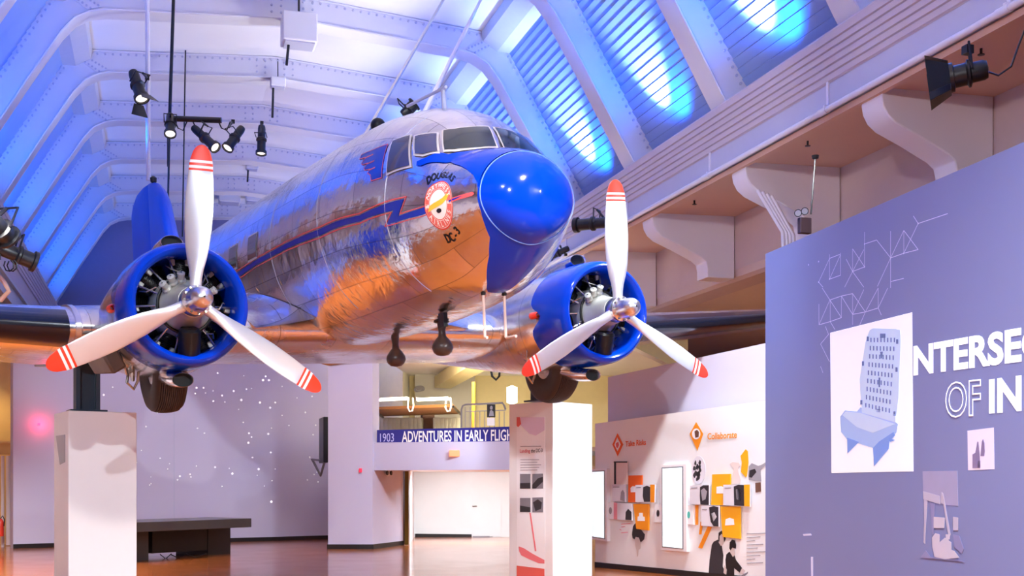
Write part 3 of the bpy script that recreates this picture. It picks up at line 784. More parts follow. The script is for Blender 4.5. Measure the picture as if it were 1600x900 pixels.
for sgn in (-1, 1):
    ys = [3.7 + (HALF - 3.7) * k / 16 for k in range(17)]
    g = G(); g.loft([wing_ring(sgn * y) for y in ys] + [wing_ring(sgn * (HALF + d), q) for d, q in ((.2, .93), (.35, .78), (.42, .5), (.44, .1))])
    w = g.build('wing', M['aluw'], plane, local=True, angle=40)
    bc = [.062, .045, .025, .012, .004, 0]
    g = G(); g.loft([[wing_pt(sgn * y, c, True, .012) for c in bc] + [wing_pt(sgn * y, c, False, .012) for c in bc[::-1][1:] + [.08]] for y in [3.85 + (HALF - 3.9) * k / 16 for k in range(17)]], closed=False)
    g.build('deicing_boot', M['boot'], w, local=True, angle=60)
    g = G(); g.loft([[wing_pt(sgn * 3.72, c, True, .03) for c in CS[::-1]] + [wing_pt(sgn * 3.72, c, False, .03) for c in CS[1:]], [wing_pt(sgn * 3.78, c, True, .03) for c in CS[::-1]] + [wing_pt(sgn * 3.78, c, False, .03) for c in CS[1:]]]); g.build('joint_strip', M['chrome'], w, local=True)
    # fillet between fuselage and wing
    rings = []
    for k in range(26):
        t = k / 25; s = 1.75 + 5.6 * t
        top = 0.02 + 0.62 * math.sin(PI * min(1, t * 1.0)) ** 0.7; yo = 1.42 + 0.75 * math.sin(PI * t) ** 0.8
        tt = th_side(s, top); p0 = fus(s, PI - tt if sgn > 0 else tt); p0 = Vector((p0.x, s, p0.z)) + Vector((sgn * .012, 0, .0))
        c = min(1, max(0.0, (s - 2.05) / 4.4)); p2 = wing_pt(sgn * yo, c, True, .012); p2.y = s
        p1 = Vector((sgn * 1.22, s, p2.z + 0.02))
        rings.append([p0 * (1 - q) ** 2 + p1 * 2 * q * (1 - q) + p2 * q * q for q in [j / 10 for j in range(11)]])
    g = G(); g.loft(rings, closed=False); g.build('wing_fillet', M['aluw'], plane, local=True, angle=60)
    # tailplane
    tp = []
    for k in range(9):
        q = k / 8; y = 0.15 + 3.9 * q; le = 13.9 + 1.1 * q; ch = 2.3 - 0.9 * q * q; hh = 1.56; sc_ = 1 if q < 1 else .4
        tp.append([Vector((sgn * y, le + c * ch, hh + sc_ * 0.5 * ch * (0.2969 * math.sqrt(c) - 0.126 * c - 0.3516 * c * c + 0.2843 * c ** 3 - 0.1036 * c ** 4))) for c in CS[::-1]] + [Vector((sgn * y, le + c * ch, hh - sc_ * 0.5 * ch * (0.2969 * math.sqrt(c) - 0.126 * c - 0.3516 * c * c + 0.2843 * c ** 3 - 0.1036 * c ** 4))) for c in CS[1:]])
    g = G(); g.loft(tp); g.build('tailplane', M['aluw'], plane, local=True, angle=40)
# fin and rudder
def foil_plate(name, poly, thick, m, parent, le_round=True):
    """outline in (s,h) -> symmetric plate, thick in the middle and thin at the rim"""
    n = len(poly); cx = sum(p[0] for p in poly) / n; cz = sum(p[1] for p in poly) / n
    rings = []
    for k, w in ((1.0, 0.02), (0.97, 0.35), (0.9, 0.65), (0.75, 0.9), (0.5, 1.0)):
        rings.append([(cx + (s - cx) * k, cz + (h - cz) * k, w) for s, h in poly])
    g = G()
    for sg in (-1, 1):
        g.loft([[Vector((sg * thick * w, s, h)) for s, h, w in r] for r in rings], True, False)
        o = len(g.v) - n; g.f.append(tuple(range(o, o + n))); g.m.append(0)
    g.loft([[Vector((sg * thick * 0.02, s, h)) for s, h, w in rings[0]] for sg in (-1, 1)], True, False)
    return g.build(name, m, parent, local=True, angle=60)
fin = foil_plate('tail_fin', [(11.6, 2.08), (12.4, 2.35), (13.09, 2.99), (13.5, 3.62), (13.75, 4.03), (14.0, 4.26), (14.35, 4.44), (14.85, 4.57), (15.2, 4.62), (15.2, 1.75), (13.0, 1.9)], 0.15, M['finblue'], plane)
foil_plate('rudder', [(15.2, 4.62), (15.9, 4.67), (16.6, 4.64), (17.05, 4.5), (17.3, 4.3), (17.35, 3.2), (17.25, 2.3), (16.9, 1.75), (15.2, 1.7)], 0.12, M['finblue'], fin)
g = G(); g.lathe([(0.02, 0), (.07, .02), (.08, .12), (.03, .16)], L3(14.85, 0, 4.55), (0, 0, 1), 12); g.build('beacon', M['black'], fin, local=True)

# ---------------------------------------------------------------- one engine, then its copy on the other wing
EY = -2.82
nac_c = lambda s: (0.0 if s < 2 else -0.05 * (s - 2) * 0.6)
def engine(EY):
    kids = []
    g = G(); rings = []
    for s, r in [(1.02, .60), (1.06, .66), (1.3, .69), (1.8, .69), (2.3, .66), (2.9, .60), (3.6, .50), (4.4, .38), (5.2, .26), (6.0, .14), (6.6, .03)]:
        rings.append([Vector((EY + r * math.cos(t), s, nac_c(s) - 0.02 + r * math.sin(t) * (1.0 if math.sin(t) > 0 else 1.06))) for t in [2 * PI * k / 48 for k in range(48)]])
    g.loft(rings); nac = g.build('engine_nacelle', M['aluw'], plane, local=True, angle=40)
    # cowling
    prof = [(.55, 1.06), (.555, .75), (.56, .50), (.562, .40), (.572, .33), (.595, .275), (.628, .252), (.66, .268), (.688, .32), (.704, .40), (.715, .52), (.722, .72), (.72, .95), (.71, 1.0)]
    rings = []
    n = 72
    for r, s in prof + [(.695, 1.0)]:
        ring = []
        for k in range(n):
            t = 2 * PI * k / n; ss = s
            if r > .6 and s > .9:
                ss = s + 0.16 - 0.30 * math.exp(-((t - PI - 0.02) / 0.17) ** 2)
            ring.append(Vector((EY + r * math.cos(t), ss, r * math.sin(t))))
        rings.append(ring)
    g = G(); g.loft(rings, True, False); g.build('cowling', M['blue'], nac, local=True, angle=50)
    g = G(); g.lathe([(.03, 0), (.045, .02), (.05, .16), (.03, .18)], L3(.92, EY - .715, 0.02), (0, 1, 0), 10); g.build('red_plug', M['red'], nac, local=True)
    # intake scoop on top, oil cooler scoop below
    for (hh, s0, s1, rx, rz, nm, m_) in ((.80, .95, 2.3, .135, .085, 'air_scoop', M['aluw']), (-.835, .62, 1.75, .13, .085, 'oil_cooler_scoop', M['aluw'])):
        g = G(); sg = 1 if hh > 0 else -1
        def rg(s, k, dz=0): return [Vector((EY - 0.03 * (sg < 0) + rx * k * math.cos(t), s, hh + dz + rz * k * math.sin(t))) for t in [2 * PI * j / 28 for j in range(28)]]
        g.loft([rg(s0 + .25, .80), rg(s0 + .01, .88), rg(s0, .95), rg(s0 + .015, 1.0), rg(s0 + .3, 1.1, -sg * .02), rg(s0 + .7, 1.1, -sg * .08), rg(s1, .7, -sg * .30)], True, False)
        sc1 = g.build(nm, m_, nac, local=True, angle=60)
        g = G(); g.add(rg(s0 + .07, .86), [tuple(range(28))]); g.build('scoop_mouth', M['dark'], nac, local=True)
    # exhaust stack outboard below
    if EY < 0:
        ax = (Vector((.86, .2, .47)).normalized(), Vector((-.25, .95, 0.05)).normalized(), Vector((-.47, -.05, .88)).normalized())
        g = G(); g.box(L3(1.75, EY - .70, -.52), (.20, .55, .30), ax); g.build('exhaust_stack', mat('exhaust_brown', C(98, 82, 72), 0.5, 0.3, noise=.2), nac, local=True, bevel=.03)
    # landing wheel half drawn into the nacelle
    wy, ws, wh = EY, 1.78, -.62
    g = G(); prof = [(.20, -.15), (.30, -.19), (.42, -.215), (.50, -.19)]
    for k in range(-6, 7):
        x = k * .024; r = .56 - (abs(x) / .2) ** 2.4 * .05; prof += [(r, x - .009), (r, x + .007), (r - .012, x + .009), (r - .012, x + .013)]
    prof += [(.50, .19), (.42, .215), (.30, .19), (.20, .15)]
    g.lathe(prof, L3(ws, wy, wh), (1, 0, 0), 56); wheel = g.build('landing_wheel', M['rubber'], plane, local=True, angle=50)
    g = G(); g.lathe([(.001, -.13), (.06, -.14), (.07, -.10), (.14, -.09), (.19, -.13), (.21, -.15), (.21, .15), (.19, .13), (.07, .1), (.06, .14), (.001, .13)], L3(ws, wy, wh), (1, 0, 0), 32); g.build('wheel_hub', M['chrome'], wheel, local=True)
    for sg in (-1, 1):
        g = G(); g.tube(L3(1.25, EY + sg * .30, -.25), L3(1.6, EY + sg * .28, -.50), .05, n=12); g.tube(L3(1.55, EY + sg * .28, -.46), L3(1.78, EY + sg * .27, -.64), .035, n=12)
        g.build('gear_strut', M['steel'], wheel, local=True)
    g = G(); g.tube(L3(ws, EY - .3, wh), L3(ws, EY + .3, wh), .03, n=10); g.build('axle', M['steel'], wheel, local=True)
    g = G()
    g.tube(L3(1.5, EY - .55, -.42), L3(1.85, EY - .36, -.72), .03, n=8); g.tube(L3(1.35, EY - .44, -.50), L3(1.85, EY - .36, -.76), .025, n=8)
    g.path([L3(1.7, EY - .42, -.6), L3(1.7, EY - .46, -.80), L3(1.72, EY - .38, -.88), L3(1.75, EY - .32, -.78), L3(1.76, EY - .3, -.62)], .018, 8)
    g.path([L3(1.6, EY - .52, -.5), L3(1.62, EY - .47, -.70), L3(1.64, EY - .40, -.66)], .02, 8); g.box(L3(1.55, EY - .40, -.56), (.08, .16, .1))
    g.build('gear_linkage', M['steel'], wheel, local=True)
    # radial engine
    g = G(); g.lathe([(.10, .06), (.17, .08), (.19, .16), (.20, .28), (.27, .40), (.33, .50), (.35, .62), (.35, .9), (.2, .95)], L3(0, EY, 0), (0, 1, 0), 28, True); eng = g.build('engine', M['engine'], plane, local=True)
    g = G(); g.lathe([(.02, 0), (.56, .0), (.56, .03), (.02, .03)], L3(1.05, EY, 0), (0, 1, 0), 40); g.build('firewall', M['dark'], eng, local=True)
    g = G(); g.lathe([(.01, 0), (.10, .0), (.125, .03), (.125, .30), (.1, .34), (.01, .34)], L3(.30, EY, -.27), (0, .35, -1), 18); g.build('oil_sump', M['fins'], eng, local=True)
    def cyl(a, s, name='cylinder'):
        d = Vector((math.cos(a), 0, math.sin(a))); g = G(); pr = [(.06, .24)]
        for k in range(11): z = .28 + k * .022; pr += [(.095, z), (.095, z + .009), (.078, z + .010), (.078, z + .021)]
        pr += [(.088, .525), (.07, .55), (.02, .555)]
        g.lathe(pr, L3(s, EY, 0), d, 18); return g.build(name, M['fins'], eng, local=True)
    for k in range(7):
        a = PI / 2 + 2 * PI * k / 7; cyl(a, .70); cyl(a + PI / 7, .95)
    for k in range(14):
        a = PI / 2 + 2 * PI * (k + .5) / 14
        d = Vector((math.cos(a), 0, math.sin(a))); g = G(); g.tube(L3(.50, EY, 0) + d * .30, L3(.60, EY, 0) + d * .55, .0125, n=8); g.build('pushrod', M['steel'], eng, local=True)
    for k in range(7):
        a = PI / 2 + 2 * PI * k / 7
        for q in (-.16, .16):
            d = Vector((math.cos(a + q), 0, math.sin(a + q))); g = G(); g.box(L3(.64, EY, 0) + d * .52, (.05, .09, .07), (Vector((-math.sin(a), 0, math.cos(a))), Vector((0, 1, 0)), Vector((math.cos(a), 0, math.sin(a))))); g.build('rocker_cover', M['engine'], eng, local=True, bevel=.01)
    g = G(); g.path([L3(.44, EY + .315 * math.cos(t), .315 * math.sin(t)) for t in [2 * PI * k / 36 for k in range(37)]], .018, 8); eh = g.build('ignition_ring', M['fins'], eng, local=True)
    for k in range(7):
        a = PI / 2 + 2 * PI * k / 7 + .12; g = G(); d = Vector((math.cos(a), 0, math.sin(a))); d2 = Vector((math.cos(a + .2), 0, math.sin(a + .2)))
        g.path([L3(.44, EY, 0) + d * .32, L3(.42, EY, 0) + d * .38, L3(.48, EY, 0) + d2 * .44, L3(.62, EY, 0) + d2 * .5], .009, 6); g.build('ignition_lead', M['steel'], eng, local=True)
    for k, a in enumerate((2.1, 2.45, 1.75, 0.5)):
        d = Vector((math.cos(a), 0, math.sin(a))); g = G(); g.lathe([(.01, 0), (.05, 0), (.055, .05), (.04, .07), (.045, .14), (.01, .15)], L3(.40, EY, 0) + d * .25, (d.x * .6, -.5, d.z * .6), 14); g.build('magneto', M['engine'], eng, local=True)
    return nac
def propeller(EY, ph):
    o0 = L3(0, EY, 0)
    g = G(); g.lathe([(.05, .20), (.14, .16), (.165, .10), (.165, .02), (.15, -.03), (.165, -.06), (.165, -.10), (.14, -.13), (.13, -.15), (.128, -.28), (.122, -.33), (.10, -.385), (.06, -.42), (.012, -.432)], o0, (0, 1, 0), 36)
    prop = g.build('propeller', M['chrome'], plane, local=True, angle=30)
    g = G()
    for k in range(12):
        t = 2 * PI * k / 12; g.tube(o0 + Vector((.15 * math.cos(t), -.155, .15 * math.sin(t))), o0 + Vector((.15 * math.cos(t), -.12, .15 * math.sin(t))), .014, n=6)
    g.build('hub_bolt', M['steel'], prop, local=True)
    RR = 1.735
    for k in range(3):
        a = ph + 2 * PI * k / 3
        er = Vector((math.cos(a), 0, math.sin(a))); et = Vector((-math.sin(a), 0, math.cos(a))); ax = Vector((0, 1, 0))
        g = G(); rings = []; ms = []
        st_ = [(.12, .066, .066, 48), (.24, .07, .062, 46), (.34, .085, .058, 43), (.46, .115, .05, 39), (.60, .138, .042, 35), (.80, .152, .033, 30), (1.0, .158, .026, 26), (1.2, .152, .02, 23), (1.36, .140, .016, 21), (1.44, .132, .0145, 20)]
        cuts = [RR - .29, RR - .265, RR - .235, RR - .205, RR - .175]
        wl_ = lambda r: .132 * math.sqrt(max(.0, 1 - ((r - 1.40) / (RR - 1.40)) ** 2.6)) if r > 1.40 else .135
        for r in cuts: st_.append((r, wl_(r), .013, 19))
        for q in (.55, .75, .88, .96, .995): r = RR - .175 + .175 * q; st_.append((r, max(.006, wl_(r)), .011 * (1 - q * .6), 18))
        for r, hw, th, tw in st_:
            w = math.radians(tw); cd = et * math.cos(w) + ax * math.sin(w); nd = ax * math.cos(w) - et * math.sin(w)
            rings.append([o0 + er * r + cd * (hw * math.cos(t)) + nd * (th * math.copysign(abs(math.sin(t)) ** 1.2, math.sin(t))) for t in [2 * PI * j / 24 for j in range(24)]])
        g.loft(rings)
        nst = len(st_)
        def mi(i):
            r = (st_[i][0] + st_[min(i + 1, nst - 1)][0]) / 2
            if r < cuts[0]: return 0
            if r > cuts[4]: return 1
            return 1 if (r < cuts[1] or cuts[2] < r < cuts[3]) else 2
        g.m = [mi(i) for i in range(nst - 1) for j in range(24)] + [0, 1]
        g.build('blade', [M['blade'], M['red'], M['tipwhite']], prop, local=True, angle=30)
engine(EY); engine(-EY)
propeller(EY, math.radians(84.5)); propeller(-EY, math.radians(89))

# ---------------------------------------------------------------- aerials and masts
for s, hb in ((1.02, -.69), (-.40, -.62)):
    g = G(); top = -.27 if s > 0 else -.24
    g.lathe([(.02, 0), (.055, .005), (.05, .06), (.042, .12), (.05, .17), (.085, .21), (.12, .265), (.128, .31), (.11, .36), (.07, .395), (.012, .405)], L3(s, 0, top), (0, 0, -1), 28)
    ant = g.build('loop_antenna', M['bulb'], plane, local=True)
    g = G(); g.lathe([(.01, -.03), (.10, -.02), (.12, .0), (.10, .015), (.01, .02)], L3(s, 0, top + .005), (0, .03, -1), 24, sx=.75); g.build('mounting_plate', M['fins'], ant, local=True)
mp = mat('mast_paint', C(222, 196, 182), 0.35, noise=.05)
for y in (-.13, .13):
    g = G(); hb = -.54; g.path([L3(-1.75, y, -.06), L3(-1.75, y, hb), L3(-1.77, y, hb - .01), L3(-1.98 if y > 0 else -1.8, y, hb - .01)], .016, 10); g.build('pitot_mast', mp, plane, local=True)
    g = G(); g.lathe([(.03, 0), (.028, .05), (.018, .06)], L3(-1.75, y, -.03), (0, 0, -1), 12); g.build('mast_socket', M['fins'], plane, local=True)
g = G(); g.path([L3(-.72, 0, 2.15), L3(-.70, 0, 2.42)], [.035, .025], 10); g.tube(L3(-.78, 0, 2.43), L3(.32, 0, 2.50), .02, n=8); g.build('antenna_mast', M['fascia'], plane, local=True)
g = G(); g.ball(L3(1.28, 0, 2.50), .10, 20); g.tube(L3(1.05, 0, 2.27), L3(1.25, 0, 2.45), .025, n=8); g.build('football_antenna', M['fins'], plane, local=True)
g = G(); g.loft([[L3(1.3, -.10, 2.26), L3(1.3, .10, 2.26), L3(2.5, .12, 2.27), L3(2.5, -.12, 2.27)], [L3(1.38, -.04, 2.52), L3(1.38, .04, 2.52), L3(1.95, .05, 2.40), L3(1.95, -.05, 2.40)]]); g.build('suspension_fairing', mat('fairing_blue', C(90, 130, 215), 0.2, .4), plane, local=True, bevel=.02)
g = G(); g.box(L3(-.9, -.22, -.27), (.05, .14, .16)); g.build('drain_fitting', M['fins'], plane, local=True)

# cables from the roof to the fuselage, posts to the pedestals
rod('suspension_rod', 'dark steel rod slanting from the roof to the fuselage top, left of the pair', PL(1.75, -.05, 2.40), at(712, -34, 27.5), 0.03, 'steel')
rod('suspension_rod', 'white rod slanting from the roof to the fuselage top, right of the pair', PL(0.25, .1, 2.25), at(768, -34, 27.5), 0.035, 'rail')
stage_light(630, 180, 14.6, 648, 162, 14.6, 0, 0.09, 'small black spotlight standing on the fuselage top behind the cockpit')
for sgn, vt, lab in ((-1, 644, 'dark steel post carrying the near wing on the left pedestal'), (1, 628, 'dark steel post carrying the far wing on the banner pedestal, behind the wheel')):
    p = PL(3.2, sgn * 3.5, -.42); dd = p.x * sa + p.y * ca; rr = p.x * ca - p.y * sa
    zt = EYE + (HY - vt) / F * dd
    g = G(); a1 = bx_.copy(); a1.z = 0; a1.normalize(); a2 = Vector((-a1.y, a1.x, 0)); hgt = p.z + 0.0 - zt; cc = Vector((p.x, p.y, zt + hgt / 2))
    for q in (-1, 1): g.box(cc + a1 * q * .125, (.05, .26, hgt), (a1, a2, Vector((0, 0, 1))))
    g.box(cc, (.25, .03, hgt), (a1, a2, Vector((0, 0, 1)))); g.box(Vector((p.x, p.y, zt + .012)), (.46, .42, .024), (a1, a2, Vector((0, 0, 1))))
    tag(g.build('support_post', M['teal'], smooth=False), lab, 'post', 'steel posts under the wings')
    if sgn < 0: POST_L = (rr, dd, zt)
    else: POST_R = (rr, dd, zt)
# ================================================================ EXHIBITION WALLS AND FURNITURE
class Wall:
    """vertical plane through two ground points (right, ahead); places outlines of the photograph on that plane"""
    def __init__(s, p0, p1):
        s.p0 = W(p0[0], p0[1], 0); s.p1 = W(p1[0], p1[1], 0); s.d = (s.p1 - s.p0).normalized()
        s.n = Vector((s.d.y, -s.d.x, 0))
        if s.n.dot(Vector((0, 0, 0)) - s.p0) < 0: s.n = -s.n
        s.L = (s.p1 - s.p0).length
    def hit(s, u, v, off=0.0):
        r = at(u, v, 1.0) - Vector((0, 0, EYE)); e = Vector((0, 0, EYE))
        t = (s.p0 - e).dot(s.n) / r.dot(s.n); return e + r * t + s.n * off
    def pt(s, t, z, off=0.0): return Vector((s.p0.x, s.p0.y, 0)) + s.d * t + Vector((0, 0, z)) + s.n * off
    def tz(s, u, v):
        p = s.hit(u, v); return (p - s.p0).dot(s.d), p.z
    def slab(s, g, th, z0, z1, ext0=0, ext1=0, mi=0, z1b=None):
        z1b = z1 if z1b is None else z1b
        q = [s.pt(-ext0, z0), s.pt(s.L + ext1, z0), s.pt(s.L + ext1, z1b), s.pt(-ext0, z1)]
        g.prism(q, -s.n * th, mi); return g
    def quad(s, name, px, m, off, parent=None, th=0.003):
        g = G(); g.prism([s.hit(u, v, off) for u, v in px], -s.n * th); return g.build(name, m, parent, smooth=False)
    def quads(s, name, pls, m, off, parent=None, th=0.003):
        g = G()
        for px in pls: g.prism([s.hit(u, v, off) for u, v in px], -s.n * th)
        return g.build(name, m, parent, smooth=False)
    def text(s, name, txt, px0, px1, caph_px, m, off, parent, bold=0.0, outline=0.0, seg=None, th=0.0):
        """px0/px1: left and right end of the base line; caph_px: pixel of the top of the first capital"""
        vs, fs = text_polys(txt, 1.0, 'LEFT', bold, outline)
        ref, _ = text_polys(seg or txt, 1.0, 'LEFT', bold, outline)
        xs = [v[0] for v in ref]; ys = [v[1] for v in text_polys('H', 1.0, 'LEFT', bold)[0]]
        t0, z0 = s.tz(*px0); t1, z1 = s.tz(*px1); zc = s.tz(*caph_px)[1]
        kx = (t1 - t0) / (max(xs) - min(xs)); ky = (zc - z0) / (max(ys) - min(ys)); sl = (z1 - z0) / (t1 - t0)
        g = G(); g.add([s.pt(t0 + (x - min(xs)) * kx, z0 + (y - min(ys)) * ky + (x - min(xs)) * kx * sl, off + z_ * 0.2) for x, y, z_ in vs], fs)
        return g.build(name, m, parent, smooth=False)

def flat(name, col, **k): return mat(name, C(*col), k.pop('rough', 0.5), noise=k.pop('noise', 0.02), **k)
K = {n: flat('print_' + n, c) for n, c in dict(orange=(246, 150, 20), redorange=(238, 98, 24), amber=(250, 176, 20), white=(246, 244, 248), pale=(226, 222, 232), grey=(128, 124, 134), dark=(48, 44, 50), pink=(240, 150, 160), rose=(224, 76, 96), coral=(230, 100, 90), beige=(232, 214, 210), skin=(206, 190, 186), brown=(110, 72, 58), teal=(80, 190, 180), black=(24, 22, 26), mid=(160, 156, 166)).items()}

# ---- star wall with its baseboard
sw = Wall((-12.45, 28.75), (-5.2, 33.9))
STARW = thing('exhibit_wall', 'long lavender wall with projected white stars behind the left engine', 'wall', sw.pt(0, 0))
g = G(); sw.slab(g, 0.3, 0.0, 5.5, 0, 1.2); g.build('wall_panel', M['lav'], STARW, smooth=False)
g = G(); g.prism([sw.pt(0, 0.0, .02), sw.pt(sw.L + 1.2, 0.0, .02), sw.pt(sw.L + 1.2, .11, .02), sw.pt(0, .11, .02)], -sw.n * .02); g.build('baseboard', M['base'], STARW, smooth=False)
sw.quad('panel_joint', [(271.6, 580), (272.6, 580), (272.6, 852), (271.6, 852)], M['fascia'], .004, STARW)
random.seed(5)
st_ = [(162, 617, 1.4), (176, 605, 1), (307, 606, 1.3), (305, 615, 1), (318, 606, 1.2), (347, 618, 1.2), (377, 625, 1.5), (365, 611, 1.3), (340, 583, 1.2), (385, 608, 1), (411, 594, 1.6), (420, 594, 1.3), (415, 588, 1.2), (406, 629, 1.4), (430, 629, 1.2), (422, 637, 1.3), (419, 678, 1.3), (363, 740, 1.4), (336, 730, 1.2), (281, 744, 1.2), (297, 741, 1), (404, 733, 1.5), (423, 707, 1.2), (424, 784, 1.6), (388, 692, 1.4), (389, 677, 1.2), (393, 683, 1), (213, 723, 1), (380, 660, 1), (333, 627, 1)] + [(random.uniform(220, 500), random.uniform(585, 760), random.uniform(.6, 1.0)) for _ in range(46)]
g = G()
for u, v, r in st_: g.add([sw.hit(u + r * math.cos(a), v + r * math.sin(a), .004) for a in [2 * PI * k / 8 for k in range(8)]], [tuple(range(8))])
o = g.build('star_dots', mat('star_light', C(250, 250, 255), .5, emit=(1, 1, 1, 1), strength=1.2), STARW, smooth=False); o['kind'] = 'stuff'

# ---- pier left of the gallery opening
A_, B_, C_ = (-4.55, 28.5), (-3.45, 28.5), (-2.87, 30.3); D_ = (A_[0] + C_[0] - B_[0], A_[1] + C_[1] - B_[1])
PIER = thing('wall_pier', 'tall square lavender pier left of the gallery sign', 'pier', W(-4, 29.2, 0))
g = G(); g.prism([W(*p, 0.0) for p in (A_, B_, C_, D_)], (0, 0, 2.6)); g.prism([W(*p, 2.6) for p in (A_, B_, (B_[0] + .12, B_[1] + .35), (A_[0] + .12, A_[1] + .35))], (0, 0, 3.0)); g.build('pier_body', M['lav'], PIER, smooth=False)
def grow(ps, d):
    cx = sum(p[0] for p in ps) / 4; cy = sum(p[1] for p in ps) / 4
    return [(p[0] + d * (1 if p[0] > cx else -1), p[1] + d * (1 if p[1] > cy else -1)) for p in ps]
g = G(); g.prism([W(*p, 0.0) for p in grow((A_, B_, C_, D_), .025)], (0, 0, .12)); g.build('baseboard', M['base'], PIER, smooth=False)
pf = Wall(A_, B_); ps = Wall(B_, C_)
red = mat('signal_red', C(230, 30, 60), .4, emit=(1, .05, .12, 1), strength=.6)
g = G(); g.box(pf.hit(563.5, 735, .03), (.07, .05, .10)); tag(g.build('fire_alarm', red, bevel=.01), 'small red fire alarm strobe on the lavender pier', 'alarm')
t = thing('emergency_light', 'small twin emergency light on the pier side, under the gallery', 'emergency light', ps.hit(602, 740, .02))
g = G(); g.lathe([(.001, 0), (.06, .0), (.08, .03), (.05, .05), (.001, .05)], ps.hit(602, 739, .04), ps.n, 16, sx=2.0); g.build('case', K['pale'], t)
for q in (-5, 5):
    g = G(); g.lathe([(.001, 0), (.05, .0), (.06, .03), (.04, .04), (.001, .035)], ps.hit(602 + q * .6, 739, .09), ps.n, 14); g.build('lamp_head', K['dark'], t)

# ---- gallery front: spandrel, sign band, opening below
gw = Wall((-3.44, 28.6), (1.4, 27.3))
g = G(); gw.slab(g, 0.35, 1.95, 2.64, 0, 0); struct(g.build('wall_gallery_front', M['lav'], smooth=False))
SIGN = thing('gallery_sign', 'long navy blue sign band along the gallery front with white lettering', 'sign', gw.hit(690, 692, -.02))
navy = flat('sign_navy', (38, 38, 132), rough=.35)
gs = Wall((-3.44, 28.66), (1.4, 27.36))
g = G(); q = [gs.hit(589, 696), gs.hit(800, 691.5), gs.hit(800, 666.5), gs.hit(589, 672)]; g.prism(q, -gs.n * .06); g.build('sign_band', navy, SIGN, smooth=False)
gs.text('year_lettering', '1903', (594, 690.5), (615.5, 690), (594, 677.5), flat('sign_lilac', (205, 205, 250)), .006, SIGN)
gs.text('title_lettering', 'ADVENTURES IN EARLY FLIGHT', (628, 691), (791, 688.5), (628, 674), flat('sign_white', (250, 246, 240)), .006, SIGN, bold=.018, seg='ADVENTURES IN EARLY FLIG')
g = G(); g.box(gw.hit(711, 708.5, .04), (.27, .06, .16)); tag(g.build('exit_sign', mat('exit_glow', C(255, 120, 80), .4, emit=(1, .25, .1, 1), strength=1.3), bevel=.015), 'small glowing orange exit sign on the spandrel under the navy sign', 'sign')
# hall under the gallery
g = G(); g.prism([W(*p, 1.98) for p in ((-3.44, 28.7), (1.4, 27.5), (3.5, 35.2), (-3.2, 35.2))], (0, 0, .1)); struct(g.build('ceiling_passage', M['ceil'], smooth=False))
fw = Wall((-3.0, 35.1), (1.6, 35.1))
marble = mat('passage_white', C(240, 242, 242), .35, noise=.06, nscale=1.2)
g = G(); fw.slab(g, .2, 0, 1.98); struct(g.build('wall_passage', marble, smooth=False))
rw = Wall((-2.92, 35.1), (-2.82, 32.0))
g = G(); g.prism([W(-2.98, 35.1, 0), W(-2.75, 31.0, 0), W(-2.95, 31.0, 0), W(-3.2, 35.1, 0)], (0, 0, 1.98)); struct(g.build('wall_passage_side', M['whitepaint'], smooth=False))
g = G(); g.prism([fw.pt(.05, 0, .02), fw.hit(737, 840, .02) * 1, fw.hit(737, 840, .02) + Vector((0, 0, .10)), fw.pt(.05, .10, .02)], -fw.n * .02); struct(g.build('baseboard_passage', M['base'], smooth=False))
g = G(); g.box(W(-2.80, 30.4, .98), (.10, .22, 1.94)); tag(g.build('door_jamb', mat('bronze', C(120, 96, 34), .3, .7), smooth=False), 'tall bronze door jamb beside the lavender pier', 'door jamb')
d1 = fw.quad('door_1', [(737.5, 838), (783, 838.5), (783, 738), (737.5, 738)], marble, .03, None, .03); struct(d1)
g = G(); p = fw.hit(741.5, 791, .06); g.box(p, (.14, .05, .03)); g.build('door_handle', M['steel'], d1, smooth=False)
g = G(); p = fw.hit(760, 838.5, .05); g.box(p, (.86, .02, .04)); g.build('kick_strip', K['mid'], d1, smooth=False)
area(W(-.9, 32.0, 1.94), W(-.9, 32.4, 0), 460, (.76, .91, 1.0), 3.2, 3.0)
g = G(); g.ball(at(777, 733, 33), (.12, .12, .05), 14); tag(g.build('ceiling_lamp', mat('lamp_glow', C(255, 255, 250), .4, emit=(1, 1, .95, 1), strength=5)), 'small bright ceiling lamp over the passage door', 'lamp')
# gallery room above
g = G(); g.prism([W(*p, 2.5) for p in ((-3.44, 28.7), (1.4, 27.5), (3.5, 36.2), (-3.2, 36.2))], (0, 0, .1)); struct(g.build('floor_gallery', M['ceil'], smooth=False))
g = G(); g.prism([W(-4.12, 35.2, 2.6), W(-3.28, 34.6, 2.6), W(-3.2, 35.9, 2.6), W(-4.12, 35.9, 2.6)], (0, 0, 3.6)); struct(g.build('wall_gallery_left', mat('gallery_white', C(226, 222, 208), .6), smooth=False))
bw = Wall((-5.0, 36.0), (5.5, 36.0))
g = G(); bw.slab(g, .2, 0, 6.2); struct(g.build('wall_gallery', mat('gallery_cream', C(224, 208, 160), .6), smooth=False))
g = G(); g.prism([W(-3.0, 35.9, 2.6), W(-1.15, 35.9, 2.6), W(-1.15, 35.6, 2.6), W(-3.0, 35.6, 2.6)], (0, 0, 3.6)); struct(g.build('wall_gallery_grey', mat('gallery_grey', C(188, 184, 176), .6), smooth=False))
g = G(); g.prism([at(679, 606, 35), at(704, 607, 35), at(775, 570, 30), at(742, 566, 30)], (0, 0, .35)); struct(g.build('trim_9', mat('beam_cream', C(206, 196, 150), .6), smooth=False))
g = G(); g.prism([W(-3.6, 28.9, 5.0), W(2.5, 27.6, 5.0), W(5.5, 36.2, 5.0), W(-3.2, 36.2, 5.0)], (0, 0, .1)); struct(g.build('ceiling_gallery', M['ceil'], smooth=False))
